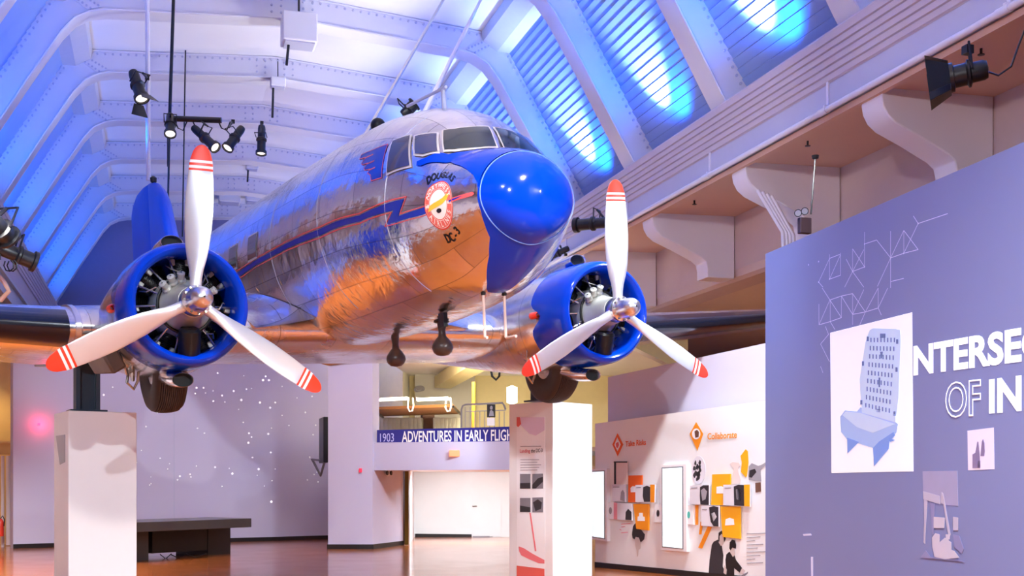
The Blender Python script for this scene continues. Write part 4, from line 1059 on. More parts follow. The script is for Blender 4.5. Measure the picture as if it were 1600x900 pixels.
area(W(-1.0, 31.0, 4.9), W(-.8, 32.5, 2.6), 420, (1.0, .86, .55), 3, 3)
g = G(); g.lathe([(.001, 0), (.16, .0), (.17, .03), (.10, .03), (.09, .01), (.001, .01)], at(655, 607, 35.5), (0, -.6, -1), 20); tag(g.build('downlight', K['mid']), 'round recessed downlight over the gallery canopy', 'lamp')
can = thing('canopy', 'brown wooden canopy with hanging loops in the gallery behind the sign', 'canopy', at(650, 650, 32))
wood = mat('canopy_wood', C(150, 92, 40), .5, noise=.15)
g = G(); g.prism([at(587, 640, 30.5), at(708, 635.5, 30.5), at(719, 647, 33.7), at(598, 650.5, 33.7)], (0, 0, .07)); g.build('canopy_board', wood, can, smooth=False)
g = G(); g.path([at(583, 638, 30.4), at(590, 645, 30.4), at(598, 652, 33)], .035, 8); g.path([at(708, 635, 30.4), at(720, 648, 33)], .03, 8); g.build('edge_tube', M['black'], can)
for u in (641, 700):
    g = G(); g.path([at(u - 3, 622, 31), at(u - 4, 637, 30.4), at(u - 1, 643, 30.4), at(u + 3, 642, 30.4), at(u + 5, 634, 30.4), at(u + 4, 622, 31)], .022, 6); g.build('hanging_loop', K['white'], can)
glow = mat('tube_glow', C(255, 253, 240), .4, emit=(1, .96, .82, 1), strength=7)
for i, (u0, u1, lab) in enumerate(((592, 637, 'left of the two glowing fluorescent tubes over the canopy'), (652, 700, 'right of the two glowing fluorescent tubes over the canopy'))):
    t = thing('fluorescent_tube', lab, 'lamp', at((u0 + u1) / 2, 624, 31.2), 'fluorescent tubes over the canopy')
    g = G(); g.tube(at(u0, 624.5, 31.2), at(u1, 622.5, 31.2), .045, n=10); g.build('tube', glow, t)
    for u in (u0, u1): g = G(); g.box(at(u, 623.5, 31.2), (.09, .09, .09)); g.build('end_cap', K['mid'], t, smooth=False)
crib = flat('cabinet_white', (214, 212, 200))
for i, (u0, u1, lab) in enumerate(((594, 659, 'wide white ribbed cabinet under the gallery canopy, left of the dark gap'), (676.5, 719, 'narrow white ribbed cabinet under the gallery canopy, right of the dark gap'))):
    a = at(u0, 690, 33.2); b = at(u1, 690, 33.2); ax = (b - a); ax.z = 0; L_ = ax.length; ax.normalize(); ay = Vector((-ax.y, ax.x, 0)); zt = at(u0, 652.5, 33.2).z
    t = thing('ribbed_cabinet', lab, 'cabinet', (a + b) / 2 * 1, 'ribbed cabinets in the gallery')
    c = (a + b) / 2; c.z = (2.6 + zt) / 2; c += ay * .3
    g = G(); g.box(c, (L_, .5, zt - 2.6), (ax, ay, Vector((0, 0, 1)))); g.build('cabinet_body', crib, t, smooth=False)
    n = int(L_ / .11)
    g = G()
    for k in range(n): g.box(a.lerp(b, (k + .5) / n) * 1 + Vector((0, 0, c.z - a.lerp(b, .5).z)) + ay * .03, (.06, .06, zt - 2.66), (ax, ay, Vector((0, 0, 1))))
    g.build('rib_front', crib, t, smooth=False)
g = G(); g.box(at(668, 656, 34.2), (.36, .3, .55)); tag(g.build('dark_gap_block', K['brown'], smooth=False, bevel=.01), 'dark brown block standing in for the dark gap between the ribbed cabinets', 'box')  # brown block stands in for the shade of the dark doorway here
rl = thing('guard_rail', 'thin dark metal guard rail right of the gallery canopy', 'railing', at(755, 668, 29.6))
g = G(); g.path([at(721, 668, 29.4), at(721, 640, 29.4), at(723, 634, 29.4), at(728, 632, 29.4), at(757, 631, 29.2), at(785, 629.5, 29.0), at(788, 634, 29), at(790, 640, 29)], .025, 8); g.build('top_rail', K['grey'], rl)
for k in range(9):
    u = 727 + k * 7.6; g = G(); g.tube(at(u, 668, 29.3 - k * .03), at(u, 643 if k > 1 else 636, 29.3 - k * .03), .012, n=6); g.build('baluster', K['mid'], rl)
g = G(); g.tube(at(727, 643, 29.3), at(790, 641, 29.0), .014, n=6); g.build('mid_rail', K['mid'], rl)
g = G(); g.tube(at(739.5, 668, 31), at(740, 597, 31), .05, n=10); tag(g.build('yellow_pole', mat('pole_yellow', C(190, 140, 50), .4)), 'ochre pole standing in the gallery right of the canopy', 'pole')
t = thing('portrait_poster', 'dark portrait poster hung on the gallery guard rail', 'poster', at(767, 653, 29))
pw_ = Wall((-1.5, 29.0), (1.0, 28.9))
pw_.quad('poster_sheet', [(761, 652), (774, 652), (774, 632), (761, 632)], K['black'], .02, t, .02)
pw_.quads('portrait_print', [[(766, 640), (769.5, 640), (770, 636), (768.5, 634), (766.5, 634.5), (765.5, 637)], [(764, 650), (772, 650), (771, 643), (768, 640.5), (765.5, 642)]], K['mid'], .026, t)
pw_.quad('caption_sheet', [(761, 665), (773, 665), (773, 653), (761, 653)], K['white'], .02, t, .02)
g = G(); g.lathe([(.02, 0), (.14, .05), (.14, .45), (.02, .5)], at(800, 632, 30.6), (0, 0, 1), 16); tag(g.build('wall_lamp', mat('lamp_warm', C(255, 246, 214), .4, emit=(1, .88, .6, 1), strength=7)), 'bright glowing lamp in the gallery, just left of the banner pedestal', 'lamp')
g = G(); g.path([at(766, 574, 24), at(769, 588, 24), at(775, 593.5, 24), at(780, 588, 24), at(781, 576, 24)], .025, 8); tag(g.build('hanging_cable', M['black']), 'black cable loop hanging under the wing left of the right wheel', 'cable')

# ---- monitor bracket between star wall and pier, doorway at the left edge
t = thing('wall_monitor', 'black monitor seen edge-on between the star wall and the lavender pier', 'monitor', at(505, 742, 31.8))
c = at(505.5, 688, 31.8); g = G(); g.box(c, (.13, .9, 1.25)); g.build('casing', M['black'], t, smooth=False, bevel=.02)
g = G(); g.path([at(488, 718, 32.4), at(501, 743, 32), at(507, 722, 31.7)], .035, 8); g.tube(at(487, 718, 32.4), at(509, 720, 31.8), .03, n=8); g.build('mounting_arm', K['grey'], t)
g = G(); g.prism([W(-15.5, 30.2, 0), W(-12.2, 31.4, 0), W(-12.2, 31.6, 0), W(-15.5, 30.4, 0)], (0, 0, 5.4)); struct(g.build('wall_doorway', mat('doorway_ochre', C(232, 190, 110), .6), smooth=False))
g = G(); g.box(at(8, 700, 30.2), (.8, .25, .35)); g.box(at(8, 691, 30.1), (.9, .3, .06)); struct(g.build('trim_10', mat('lintel_cream', C(226, 190, 120), .6), smooth=False))
g = G(); g.tube(at(4, 856, 29.6), at(4, 712, 29.6), .04, n=8); g.tube(at(13, 852, 30), at(13, 712, 30), .06, n=8); struct(g.build('trim_11', K['beige']))
t = thing('fire_extinguisher', 'red fire extinguisher in the doorway at the left picture edge', 'fire extinguisher', at(1, 838, 29.2))
g = G(); g.lathe([(.01, 0), (.07, 0), (.075, .03), (.075, .36), (.05, .42), (.02, .45)], at(1, 838, 29.2), (0, 0, 1), 16); g.build('cylinder_body', M['red'], t)
g = G(); g.path([at(1, 810, 29.2), at(4, 806, 29.2), at(7, 812, 29.2), at(6, 822, 29.2)], .014, 6); g.build('hose', M['black'], t)
g = G(); g.box(sw.hit(60, 663, .04), (.06, .06, .05)); tag(g.build('exit_beacon', mat('beacon_red', C(255, 60, 90), .4, emit=(1, .06, .16, 1), strength=3), bevel=.01), 'tiny glowing red light on the star wall left of the pedestal', 'lamp')
l = bpy.data.lights.new('red_glow', 'POINT'); l.energy = 8; l.color = (1, .03, .12); l.shadow_soft_size = .03; lo_ = bpy.data.objects.new('red_glow', l); COL.objects.link(lo_); lo_.location = sw.hit(62, 663, .22)
spot(W(-14.3, 29.5, 4.5), W(-14.0, 31.0, 1.5), 140, (1.0, .75, .38), 110, .8)

# ---- pedestals
def pedestal(corner, yaw, w, ztop, label, corner_is_right=False):
    a = Vector((math.cos(yaw), math.sin(yaw))); b = Vector((-math.sin(yaw), math.cos(yaw)))   # along front, backwards
    c0 = Vector(corner)
    pts = [c0, c0 + a * w, c0 + a * w + b * w, c0 + b * w]
    t = thing('display_pedestal', label, 'pedestal', W((pts[0].x + pts[2].x) / 2, (pts[0].y + pts[2].y) / 2, 0), 'white pedestals under the wings')
    g = G(); g.prism([W(p.x, p.y, 0) for p in pts], (0, 0, ztop)); g.build('pedestal_body', M['whitepaint'], t, smooth=False, bevel=.012)
    return t, pts
rL, dL, zL = POST_L
yaw = math.radians(33); wL = .90
c0 = Vector((-5.97 / 15.5 * 14.9, 14.9))
tL, pL_ = pedestal(c0, yaw, wL * .97, zL, 'white square pedestal under the left engine wing with a shadow across it')
wl2 = Wall(tuple(pL_[3]), tuple(pL_[0]))
g = G(); q = [wl2.hit(88, 681, .006), wl2.hit(102, 679, .006), wl2.hit(102, 722, .006), wl2.hit(94, 726, .006)]; g.prism(q, -wl2.n * .012); g.build('side_slot', K['mid'], tL, smooth=False)
rR, dR, zR = POST_R
dC = 17.9
cR = Vector(((864 - 800) / F * dC, dC))
tR, pR_ = pedestal(cR, math.radians(46), .95, EYE + (HY - 627) / F * dC, 'white square pedestal under the right wheel with a pink banner')
bwl = Wall(tuple(pR_[3]), tuple(pR_[0]))
z7 = lambda x, y: (800 + x / 4, 675 + y / 4)
BAN = bwl.quad('banner', [(808, 900), (852, 899), (852, 651), (808, 652)], K['white'], .006, tR)
bwl.quads('banner_print', [[z7(*p) for p in q] for q in ([(32, -70), (60, -92), (205, -92), (205, -10), (150, 22), (110, 10), (70, -30)],)], flat('banner_sky', (226, 206, 232)), .010, BAN)
for q_ in [[z7(*p) for p in q] for q in ([(32, -92), (52, -92), (60, -50), (40, -30), (32, -40)], [(32, 835), (205, 855), (205, 930), (32, 930)])]: bwl.quads('banner_print', [q_], K['coral'], .011, BAN)
bwl.quads('banner_print', [[z7(*p) for p in q] for q in ([(45, 715), (75, 725), (130, 760), (205, 800), (205, 822), (170, 820), (110, 795), (60, 770), (48, 745)], [(112, 505), (120, 505), (155, 745), (146, 745)])], flat('banner_salmon', (240, 126, 134)), .012, BAN)
for q_ in ([[z7(*p) for p in q] for q in ([(53, 262), (118, 262), (118, 354), (53, 354)], [(130, 262), (197, 260), (197, 354), (130, 354)], [(53, 412), (118, 412), (118, 500), (53, 500)], [(130, 410), (197, 408), (197, 502), (130, 502)])]): bwl.quads('banner_photo', [q_], K['grey'], .012, BAN)
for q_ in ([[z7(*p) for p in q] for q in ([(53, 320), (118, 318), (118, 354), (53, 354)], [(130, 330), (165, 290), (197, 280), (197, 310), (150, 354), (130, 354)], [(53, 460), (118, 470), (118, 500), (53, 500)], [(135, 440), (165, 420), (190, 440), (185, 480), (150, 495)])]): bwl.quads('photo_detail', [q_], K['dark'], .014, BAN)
bwl.quads('banner_text', [[z7(*p) for p in q] for q in [[(55, y), (185 - (k % 3) * 12, y - 1), (185 - (k % 3) * 12, y + 3), (55, y + 4)] for k, y in enumerate((88, 172, 188, 204, 220, 236))]], K['mid'], .012, BAN)
bwl.text('banner_heading', 'Landing', z7(53, 130), z7(116, 128), z7(53, 108), K['rose'], .012, BAN, bold=.012)
bwl.text('banner_heading', 'the DC-3', z7(122, 128), z7(194, 125), z7(122, 106), K['dark'], .012, BAN, bold=.012)

# ---- dark table behind the left pedestal
tw = Wall((-7.75, 23.75), (-6.30, 26.2))
TB = thing('display_table', 'long dark table with overhanging top standing before the star wall', 'table', tw.pt(1.4, 0, -.4))
g = G(); q = [at(200, 817, 23.0), at(393, 811, 26.0), at(393, 811, 26.0) + W(-1.2, 0.9, 0) - Vector((0, 0, 0)), at(200, 817, 23.0) + W(-1.2, 0.9, 0)]
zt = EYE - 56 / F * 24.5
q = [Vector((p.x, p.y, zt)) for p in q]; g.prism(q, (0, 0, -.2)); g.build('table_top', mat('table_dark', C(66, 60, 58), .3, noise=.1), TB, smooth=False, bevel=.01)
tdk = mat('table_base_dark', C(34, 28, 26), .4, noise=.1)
def tbox(u0, d0, u1, d1, z0, z1, nm, m_):
    a = at(u0, 800, d0); b = at(u1, 800, d1); bk = W(-.9, .6, 0); g = G()
    g.prism([Vector((p.x, p.y, z0)) for p in (a, b, b + bk, a + bk)], (0, 0, z1 - z0)); g.build(nm, m_, TB, smooth=False)
tbox(205, 23.9, 232, 24.4, 0, zt - .2, 'table_leg', bpy.data.materials['table_dark'])
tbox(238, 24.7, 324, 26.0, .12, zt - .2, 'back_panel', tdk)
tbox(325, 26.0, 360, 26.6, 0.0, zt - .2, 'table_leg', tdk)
for k, (u0, u1) in enumerate(((250, 268), (266, 292), (290, 322))):
    g = G(); g.path([at(u0, 866, 25), at((u0 + u1) / 2, 873 - k, 25), at(u1, 865, 25)], .012, 6); g.build('cable', M['black'], TB)

# ---- display wall with screens, boards and printed graphics
dw = Wall((1.61, 22.3), (4.05, 18.48))
uw = Wall((1.61 + .30, 22.3 + .19), (4.05 + .30, 18.48 + .19))
UP = thing('partition_wall', 'tall lavender partition standing behind the white display wall', 'wall', uw.pt(0, 0))
g = G(); tl, _ = uw.tz(950, 700); q = [uw.pt(tl, 0), uw.pt(uw.L + 1.5, 0), uw.pt(uw.L + 1.5, 1.6 + 2.42), uw.pt(tl, 1.6 + 2.10)]; g.prism(q, -uw.n * .15); g.build('wall_panel', M['lav'], UP, smooth=False)
DW = thing('exhibit_wall', 'white display wall with orange boards, two screens and printed people', 'wall', dw.pt(0, 0))
g = G(); dw.slab(g, .2, 0, 1.6 + 1.177, 0, 1.2, z1b=1.6 + 1.39); g.build('wall_panel', M['whitepaint'], DW, smooth=False)
g = G(); g.prism([dw.pt(-.0, 0, .015), dw.pt(dw.L + 1.2, 0, .015), dw.pt(dw.L + 1.2, .10, .015), dw.pt(-.0, .10, .015)], -dw.n * .02); g.build('baseboard', M['base'], DW, smooth=False)
def zq(l): return [z7(*p) for p in l]
# pin icons and headings
dw.quads('pin_icon', [zq([(661, 8), (697, 78), (662, 152), (629, 78)])], K['redorange'], .008, DW)
dw.quads('pin_icon', [zq([(661, 34), (682, 78), (662, 120), (643, 80)])], K['white'], .012, DW)
dw.quads('pin_icon', [zq([(652, 70), (668, 62), (672, 82), (664, 100), (655, 96)])], K['coral'], .015, DW)
dw.quads('pin_icon', [zq([(1153, -62), (1197, 12), (1160, 116), (1112, 12)])], K['orange'], .008, DW)
dw.quads('pin_icon', [zq([(1154 + 26 * math.cos(a), 12 + 34 * math.sin(a)) for a in [2 * PI * k / 16 for k in range(16)]])], K['white'], .012, DW)
dw.quads('pin_icon', [zq([(1150, 36), (1170, 30), (1172, 0), (1160, -14), (1145, -4)])], K['brown'], .015, DW)
dw.text('heading', 'Take Risks', z7(712, 92), z7(840, 80), z7(712, 58), K['redorange'], .01, DW, bold=.02)
dw.text('heading', 'Collaborate', z7(1224, 48), z7(1408, 36), z7(1224, 8), K['orange'], .01, DW, bold=.02)
# screens
scr = mat('screen_glow', C(228, 246, 250), .3, emit=(.82, .96, 1.0, 1), strength=.85)
for px, lab in ((zq([(512, 232), (612, 228), (614, 682), (512, 668)]), 'left tall glowing touch screen, cut by the banner pedestal'), (zq([(948, 208), (1108, 200), (1110, 748), (950, 735)]), 'right tall glowing touch screen between the two orange board clusters')):
    t = thing('wall_screen', lab, 'screen', dw.hit(*px[3]), 'touch screens on the display wall')
    dw.quad('screen_casing', px, K['white'], .07, t, .07)
    cx = sum(p[0] for p in px) / 4; cy = sum(p[1] for p in px) / 4
    ins = lambda k, ky: [((p[0] - cx) * k + cx - 1.5, (p[1] - cy) * ky + cy) for p in px]
    dw.quad('bezel', ins(.84, .945), K['grey'], .074, t)
    dw.quad('screen', ins(.76, .92), scr, .078, t)
# boards
def board(base, prints, label, th=.025):
    t = thing('picture_board', label, 'board', dw.hit(*z7(*base[1][3])), 'boards on the display wall')
    off = base[2] if len(base) > 2 else .05
    dw.quad('board_panel', zq(base[1]), K[base[0]], off, t, th)
    for nm, col, pl in prints: dw.quads(nm, [zq(p) for p in pl], K[col], off + .004, t)
    return t
board(('redorange', [(738, 272), (822, 270), (820, 440), (735, 440)], .04), [('caption', 'white', [[(752, 350), (764, 338), (792, 340), (794, 375), (754, 377)]])], 'red orange board under the framed picture')
board(('pale', [(643, 330), (728, 328), (728, 438), (645, 432)], .07), [('photo', 'mid', [[(695, 425), (700, 375), (712, 360), (722, 380), (722, 434)]]), ('caption', 'grey', [[(652, 342), (690, 342), (690, 346), (652, 346)]])], 'pale board left of the red orange board')
board(('pale', [(795, 332), (917, 328), (915, 440), (795, 438)], .09), [('photo', 'dark', [[(845, 345), (868, 335), (888, 345), (888, 436), (850, 436), (842, 400)]]), ('edge_stripe', 'orange', [[(889, 329), (917, 328), (915, 440), (890, 440)]]), ('caption', 'grey', [[(802, 345), (830, 344), (830, 348), (802, 349)]])], 'white board with dark photo and orange end, right of the red orange board')
board(('pale', [(655, 440), (768, 447), (768, 553), (655, 545)], .07), [('edge_stripe', 'pink', [[(655, 440), (676, 442), (676, 546), (655, 545)]]), ('photo', 'dark', [[(730, 500), (745, 480), (766, 500), (766, 550), (728, 548)]])], 'lower pale board with pink edge beside the left screen')
board(('orange', [(770, 450), (868, 450), (866, 615), (790, 605)], .05), [('caption', 'white', [[(808, 505), (830, 505), (832, 528), (842, 530), (844, 556), (798, 556), (800, 528), (808, 526)]])], 'orange board above the printed woman')
board(('amber', [(1262, 265), (1375, 262), (1372, 458), (1255, 455)], .04), [('caption', 'white', [[(1290, 342), (1320, 338), (1334, 346), (1336, 384), (1290, 384)]])], 'amber board at the top of the right cluster')
board(('pale', [(1130, 335), (1250, 330), (1250, 455), (1130, 450)], .07), [('photo', 'dark', [[(1195, 345), (1215, 333), (1250, 333), (1250, 455), (1198, 453), (1194, 400)]]), ('photo', 'mid', [[(1200, 365), (1220, 350), (1240, 372), (1230, 420), (1210, 430)]]), ('caption', 'grey', [[(1140, 348), (1178, 347), (1178, 351), (1140, 352)]])], 'white board with dark photo, left of the amber board')
board(('pale', [(1345, 330), (1512, 328), (1512, 466), (1345, 456)], .09), [('photo', 'dark', [[(1412, 340), (1440, 330), (1476, 332), (1478, 462), (1415, 458)]]), ('photo', 'mid', [[(1425, 360), (1445, 350), (1465, 380), (1455, 430), (1430, 420)]]), ('edge_stripe', 'amber', [[(1476, 330), (1512, 328), (1512, 466), (1478, 463)]]), ('caption', 'grey', [[(1355, 348), (1396, 347), (1396, 351), (1355, 352)]])], 'white board with dark photo and amber end, right of the amber board')
board(('pale', [(1200, 460), (1312, 460), (1312, 592), (1202, 585)], .07), [('photo', 'dark', [[(1252, 470), (1280, 462), (1310, 470), (1310, 590), (1280, 588), (1262, 560), (1256, 520)]]), ('photo', 'pale', [[(1265, 510), (1285, 500), (1300, 530), (1280, 560)]]), ('caption', 'grey', [[(1208, 482), (1238, 481), (1238, 485), (1208, 486)]])], 'lower white board with dark photo under the right cluster')
board(('amber', [(1315, 465), (1440, 465), (1440, 667), (1330, 655)], .05), [('caption', 'white', [[(1350, 545), (1375, 535), (1400, 545), (1404, 580), (1346, 584)]])], 'amber board directly above the two printed men')
board(('beige', [(650, 184), (734, 184), (734, 328), (650, 326)], .05), [('photo', 'black', [[(652, 192), (664, 192), (664, 326), (652, 326)], [(650, 184), (734, 184), (734, 192), (650, 192)]])], 'framed beige picture with black left edge above the red orange board')
for base, icon, lab in (([(614, 440), (652, 438), (652, 546), (614, 542)], 'mid', 'small white button tile right of the left screen'), ([(905, 452), (956, 448), (956, 568), (905, 562)], 'dark', 'small white button tile left of the right screen'), ([(1098, 460), (1146, 456), (1146, 580), (1100, 575)], 'teal', 'small white button tile with teal dot right of the right screen')):
    t = thing('button_tile', lab, 'tile', dw.hit(*z7(*base[3])), 'button tiles on the display wall')
    dw.quad('tile_panel', zq(base), K['white'], .05, t, .05)
    cx = sum(p[0] for p in base) / 4; cy = sum(p[1] for p in base) / 4
    dw.quad('tile_dot', zq([(cx - 4 + 9 * math.cos(a), cy + 22 * math.sin(a)) for a in [2 * PI * k / 14 for k in range(14)]]), K[icon], .054, t)
dw.quads('printed_strip', [zq([(1148, 456), (1168, 456), (1166, 580), (1148, 580)])], K['orange'], .01, DW)
# printed graphics
dw.quads('printed_pencil', [zq([(1180, 560), (1196, 560), (1186, 640), (1170, 640)]), zq([(1225, 590), (1252, 594), (1190, 728), (1166, 722)])], K['orange'], .008, DW)
dw.quads('printed_globe', [zq([(1168 + 43 * math.cos(a), 238 + 88 * math.sin(a)) for a in [2 * PI * k / 24 for k in range(24)]])], K['pale'], .006, DW)
random.seed(3)
bl = []
for k in range(16):
    a = random.uniform(0, 2 * PI); r = random.uniform(.2, .85); cx = 1168 + 38 * r * math.cos(a); cy = 238 + 80 * r * math.sin(a)
    bl.append(zq([(cx + random.uniform(5, 11) * math.cos(t), cy + random.uniform(9, 20) * math.sin(t)) for t in [2 * PI * j / 8 for j in range(8)]]))
dw.quads('printed_globe', bl, K['dark'], .009, DW)
dw.quads('printed_leaf', [zq([(1462, 108), (1476, 120), (1480, 190), (1470, 275), (1462, 282), (1432, 250), (1438, 190), (1430, 150)])], K['amber'], .008, DW)
dw.quads('printed_telephone', [zq([(1482, 215), (1500, 195), (1540, 212), (1562, 205), (1586, 190), (1588, 205), (1555, 235), (1560, 310), (1482, 300), (1478, 270)])], K['mid'], .008, DW)
dw.quads('printed_telephone', [zq([(1488, 240), (1520, 230), (1530, 250), (1500, 285), (1484, 280)])], K['dark'], .011, DW)
dw.quads('printed_case', [zq([(1522, 318), (1556, 314), (1558, 372), (1524, 378)])], K['brown'], .008, DW)
dw.quads('printed_lamp', [zq([(1362, 200), (1380, 188), (1420, 192), (1432, 210), (1415, 222), (1418, 250), (1432, 300), (1428, 326), (1374, 326), (1372, 290), (1388, 245), (1384, 222)])], K['beige'], .006, DW)
def lines(x0, x1, y0, n, dy, slope=0, col='mid'):
    pl = []
    for k in range(n):
        e = x1 - (17 * ((k * 7) % 5)); y = y0 + k * dy
        pl.append(zq([(x0, y + 2), (e, y - 2 + slope), (e, y + 2.5 + slope), (x0, y + 6.5)]))
    dw.quads('text_lines', pl, K[col], .006, DW)
lines(1468, 1588, 632, 9, 23, 0); lines(684, 742, 572, 4, 18, 0, 'pink'); lines(690, 765, 838, 3, 8, 0, 'mid')
# the printed woman and the two printed men
dw.quads('printed_woman', [zq([(752, 640), (758, 590), (772, 570), (790, 585), (812, 615), (832, 640), (828, 670), (806, 690), (795, 660), (775, 655), (768, 670), (756, 664)])], K['dark'], .008, DW)
dw.quads('printed_woman', [zq([(772, 655), (795, 655), (806, 690), (804, 728), (792, 738), (790, 770), (784, 782), (780, 740), (772, 710), (768, 670)])], K['skin'], .007, DW)
dw.quads('printed_man', [zq([(1250, 705), (1262, 685), (1290, 672), (1312, 710), (1322, 770), (1318, 840), (1344, 900), (1340, 925), (1228, 925), (1236, 800)])], K['dark'], .006, DW)
dw.quads('printed_man', [zq([(1298, 640), (1316, 632), (1328, 660), (1322, 700), (1308, 712), (1294, 690)])], K['skin'], .009, DW)
dw.quads('printed_man', [zq([(1292, 668), (1294, 630), (1312, 616), (1330, 630), (1338, 668), (1328, 690), (1326, 650), (1312, 636), (1300, 650), (1300, 690)])], K['black'], .011, DW)
dw.quads('printed_man', [zq([(1336, 800), (1342, 765), (1360, 748), (1392, 770), (1402, 800), (1440, 850), (1426, 880), (1390, 850), (1392, 925), (1345, 925)])], K['black'], .009, DW)
dw.quads('printed_man', [zq([(1368, 720), (1392, 722), (1398, 760), (1384, 782), (1366, 752)]), zq([(1440, 850), (1460, 866), (1450, 888), (1426, 880)]), zq([(1330, 830), (1345, 860), (1342, 895), (1325, 880)])], K['skin'], .011, DW)
dw.quads('printed_man', [zq([(1362, 728), (1364, 690), (1378, 672), (1396, 678), (1404, 705), (1402, 728), (1380, 722), (1370, 740)])], K['black'], .013, DW)
dw.quads('printed_tool', [zq([(1436, 896), (1470, 878), (1478, 872), (1476, 884), (1445, 910), (1436, 925)])], K['grey'], .012, DW)

# ---- title wall
tw2 = Wall((3.74, 17.0), (5.08, 11.44))
TW = thing('title_wall', 'large lavender blue title wall at right with projected white lettering', 'wall', tw2.pt(0, 0))
M['titlewall'] = mat('title_wall_lit_tint', C(132, 146, 202), .6, noise=.015, nscale=.5)  # lavender blue of the projection light put into the base colour
g = G(); tw2.slab(g, .35, 0, 5.0, 0, 4.5); g.build('wall_panel', M['titlewall'], TW, smooth=False)
pj = mat('projected_white', C(240, 246, 255), .5, emit=(.85, .92, 1, 1), strength=.35)
pic = tw2.quad('projected_picture', [(1299.5, 739), (1427.5, 736.5), (1425.5, 488), (1297.5, 520)], pj, .004, TW)
z8 = lambda x, y: (1200 + x / 4, 450 + y / 4)
z9 = lambda x, y: (1200 + x / 4, 675 + y / 4)
sb = {n: mat('seat_' + n, C(*c), .5, emit=tuple(C(*c)), strength=.25) for n, c in dict(light=(190, 214, 250), mid=(160, 190, 244), deep=(120, 156, 232), slot=(96, 116, 170)).items()}
back = [(640, 262), (660, 252), (800, 256), (828, 262), (832, 330), (826, 480), (818, 690), (804, 800), (700, 790), (590, 740), (583, 700), (576, 570), (592, 470), (612, 340), (628, 290)]
tw2.quads('seat_picture', [[z8(*p) for p in back]], sb['light'], .008, pic)
tw2.quads('seat_picture', [[z8(*p) for p in [(455, 805), (485, 765), (560, 772), (582, 745), (800, 838), (816, 850), (806, 905), (690, 990), (660, 1000), (500, 950), (460, 900)]]], sb['mid'], .010, pic)
tw2.quads('seat_picture', [[z8(*p) for p in [(470, 795), (490, 772), (580, 780), (800, 850), (660, 905), (560, 870)]], [z8(*p) for p in [(590, 735), (800, 790), (802, 840), (592, 780)]]], sb['light'], .012, pic)
tw2.quads('seat_picture', [[z9(*p) for p in [(500, 35), (574, 62), (502, 134)]], [z9(*p) for p in [(662, 100), (700, 60), (790, 0), (800, 20), (764, 60), (760, 105), (668, 214)]], [z9(*p) for p in [(765, 40), (800, 50), (770, 62)]]], sb['deep'], .014, pic)
sl = []
for r_ in range(9):
    y0 = 325 + r_ * 51
    for c_ in range(8):
        x = 645 - r_ * 4 + c_ * 21 + (0 if r_ else 0); y = y0 + c_ * 3 * (r_ / 5)
        sl.append([z8(x, y - 14), z8(x + 6, y - 14), z8(x + 6, y + 14), z8(x, y + 14)])
for (x, y) in ((628, 318), (812, 335), (598, 472), (808, 510), (588, 715), (795, 785)): sl.append([z8(x - 6, y - 14), z8(x + 6, y - 14), z8(x + 6, y + 14), z8(x - 6, y + 14)])
sl += [[z8(706, 285), z8(738, 285), z8(738, 312), z8(706, 312)], [z8(706, 398), z8(722, 398), z8(716, 440), z8(710, 440)], [z8(696, 560), z8(706, 560), z8(704, 620), z8(696, 620)], [z8(680, 755), z8(706, 757), z8(706, 778), z8(680, 775)]]
o = tw2.quads('seat_slots', sl, sb['slot'], .012, pic)
tl_ = mat('projected_lettering', C(246, 250, 255), .5, emit=(.9, .95, 1, 1), strength=.45)
tw2.text('title_lettering', 'NTERSECTIONS', (1428, 587), (1597, 565), (1428, 541), tl_, .006, TW, bold=.038, seg='NTERSE')
tw2.text('title_lettering', 'OF', (1478, 652), (1533.5, 648), (1478, 600), tl_, .008, TW, bold=.012, outline=.016)
tw2.text('title_lettering', 'INNOVATION', (1546, 646.5), (1597, 642), (1546, 593), tl_, .006, TW, bold=.038, seg='IN')
sm = tw2.quad('projected_picture', [(1513, 735), (1554, 733), (1553, 668), (1512, 673)], mat('projected_pale', C(222, 218, 240), .5, emit=(.8, .78, .95, 1), strength=.25), .004, TW)
fg = mat('projected_grey', C(140, 132, 180), .5)
tw2.quads('figure_print', [[z9(*p) for p in q] for q in ([(1282, 140), (1300, 130), (1312, 60), (1318, 62), (1326, 140), (1330, 226), (1282, 226)], [(1332, 150), (1340, 60), (1348, 45), (1356, 70), (1358, 120), (1355, 150)], [(1314, 180), (1330, 180), (1330, 222), (1314, 222)])], fg, .008, sm)
fd = {n: mat('faded_' + n, C(*c), .5) for n, c in dict(a=(168, 172, 216), b=(196, 198, 228), c=(148, 152, 208), d=(210, 212, 238)).items()}
fp = tw2.quad('projected_picture', [z9(968, 245), z9(1184, 242), z9(1190, 462), z9(1110, 455), z9(972, 420)], fd['a'], .004, TW)
tw2.quads('faded_print', [[z9(*p) for p in q] for q in ([(972, 370), (1075, 400), (1078, 452), (975, 420)], [(1088, 375), (1098, 385), (1145, 640), (1136, 665), (1122, 600), (1100, 450), (1084, 440)], [(978, 420), (1000, 430), (990, 600), (985, 700), (975, 690), (980, 560)], [(1160, 530), (1192, 535), (1192, 615), (1160, 615)])], fd['b'], .008, fp)
tw2.quads('faded_print', [[z9(*p) for p in q] for q in ([(1040, 530), (1110, 535), (1105, 600), (1040, 600)], [(1030, 660), (1050, 632), (1078, 640), (1076, 690), (1110, 660), (1150, 690), (1150, 735), (1170, 745), (1200, 785), (1110, 795), (1045, 780), (1032, 720)], [(1115, 640), (1140, 640), (1140, 670), (1118, 680)])], fd['d'], .010, fp)
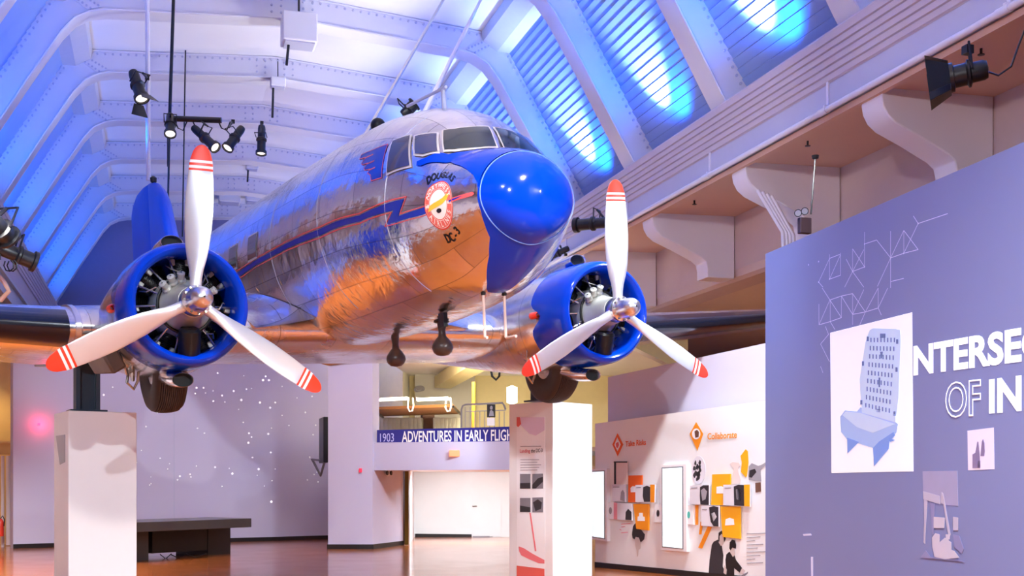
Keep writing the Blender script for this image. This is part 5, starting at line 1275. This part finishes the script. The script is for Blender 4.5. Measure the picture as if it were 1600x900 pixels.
tw2.quads('faded_print', [[z9(*p) for p in q] for q in ([(1100 + 22 * math.cos(a) + 15, 705 + 32 * math.sin(a)) for a in [2 * PI * k / 14 for k in range(14)]], [(1160, 640), (1200, 650), (1228, 730), (1215, 760), (1170, 720)], [(955, 785), (990, 740), (1020, 780), (1235, 812), (1200, 800)], [(1018, 440), (1046, 450), (1040, 640), (1030, 640)])], fd['c'], .009, fp)
netm = mat('projected_line', C(206, 208, 244), .5, emit=(.7, .72, 1, 1), strength=.2)
z6 = lambda x, y: (1200 + x / 4, 225 + y / 4)
S1 = [[(318, 863), (386, 715), (450, 690)], [(386, 845), (386, 690)], [(386, 845), (455, 820), (455, 680)], [(386, 845), (455, 690)], [(530, 797), (605, 768), (605, 550)], [(605, 625), (680, 600), (768, 712), (850, 683), (940, 660)], [(530, 797), (530, 655), (605, 768)], [(530, 797), (600, 660)], [(490, 720), (530, 797)], [(768, 712), (768, 545)], [(768, 712), (850, 540), (850, 683)], [(850, 540), (940, 660)], [(850, 683), (940, 497), (1125, 435)], [(940, 497), (910, 450)], [(530, 797), (600, 895)], [(530, 797), (480, 895)], [(768, 712), (685, 890)], [(768, 860), (850, 840)], [(318, 863), (345, 895)], [(768, 712), (768, 900)]]
S2 = [[(340, 0), (388, 75), (460, 50), (530, 35)], [(388, 75), (460, 185), (390, 210), (320, 230)], [(320, 230), (388, 75)], [(390, 75), (390, 210)], [(460, 50), (530, 165), (610, 150), (690, 125), (710, 170)], [(530, 35), (530, 230)], [(460, 50), (460, 185)], [(530, 35), (610, 150), (690, 0)], [(610, 150), (575, 230)], [(690, 125), (690, 0)], [(690, 125), (750, 0)], [(600, 10), (530, 165)], [(320, 230), (320, 100)], [(390, 210), (420, 260)], [(330, 350), (380, 290), (360, 240)], [(330, 350), (385, 460)], [(330, 490), (345, 530)]]
g = G()
for zf, S_ in ((z6, S1), (z8, S2)):
    for pl in S_:
        for a, b in zip(pl, pl[1:]):
            p, q = tw2.hit(*zf(*a), .003), tw2.hit(*zf(*b), .003); d = (q - p).normalized(); sd = d.cross(tw2.n) * .004
            g.add([p - sd, q - sd, q + sd, p + sd], [(0, 1, 2, 3)])
for (x, y) in ((530, 797), (768, 712), (850, 683), (605, 768), (940, 497), (386, 845), (318, 735), (255, 755), (318, 863), (605, 625)):
    p = tw2.hit(*z6(x, y), .004); g.add([p + tw2.d * .012 * math.cos(a) + Vector((0, 0, .012 * math.sin(a))) for a in [2 * PI * k / 8 for k in range(8)]], [tuple(range(8))])
o = g.build('network_lines', netm, TW, smooth=False); o['kind'] = 'stuff'
tw2.quads('projected_mark', [[(1255, 834.5), (1267, 833.5), (1268.5, 836.5), (1256, 837.5)], [(1267.5, 870), (1270.5, 870), (1270.5, 905), (1268, 905)]], netm, .004, TW)
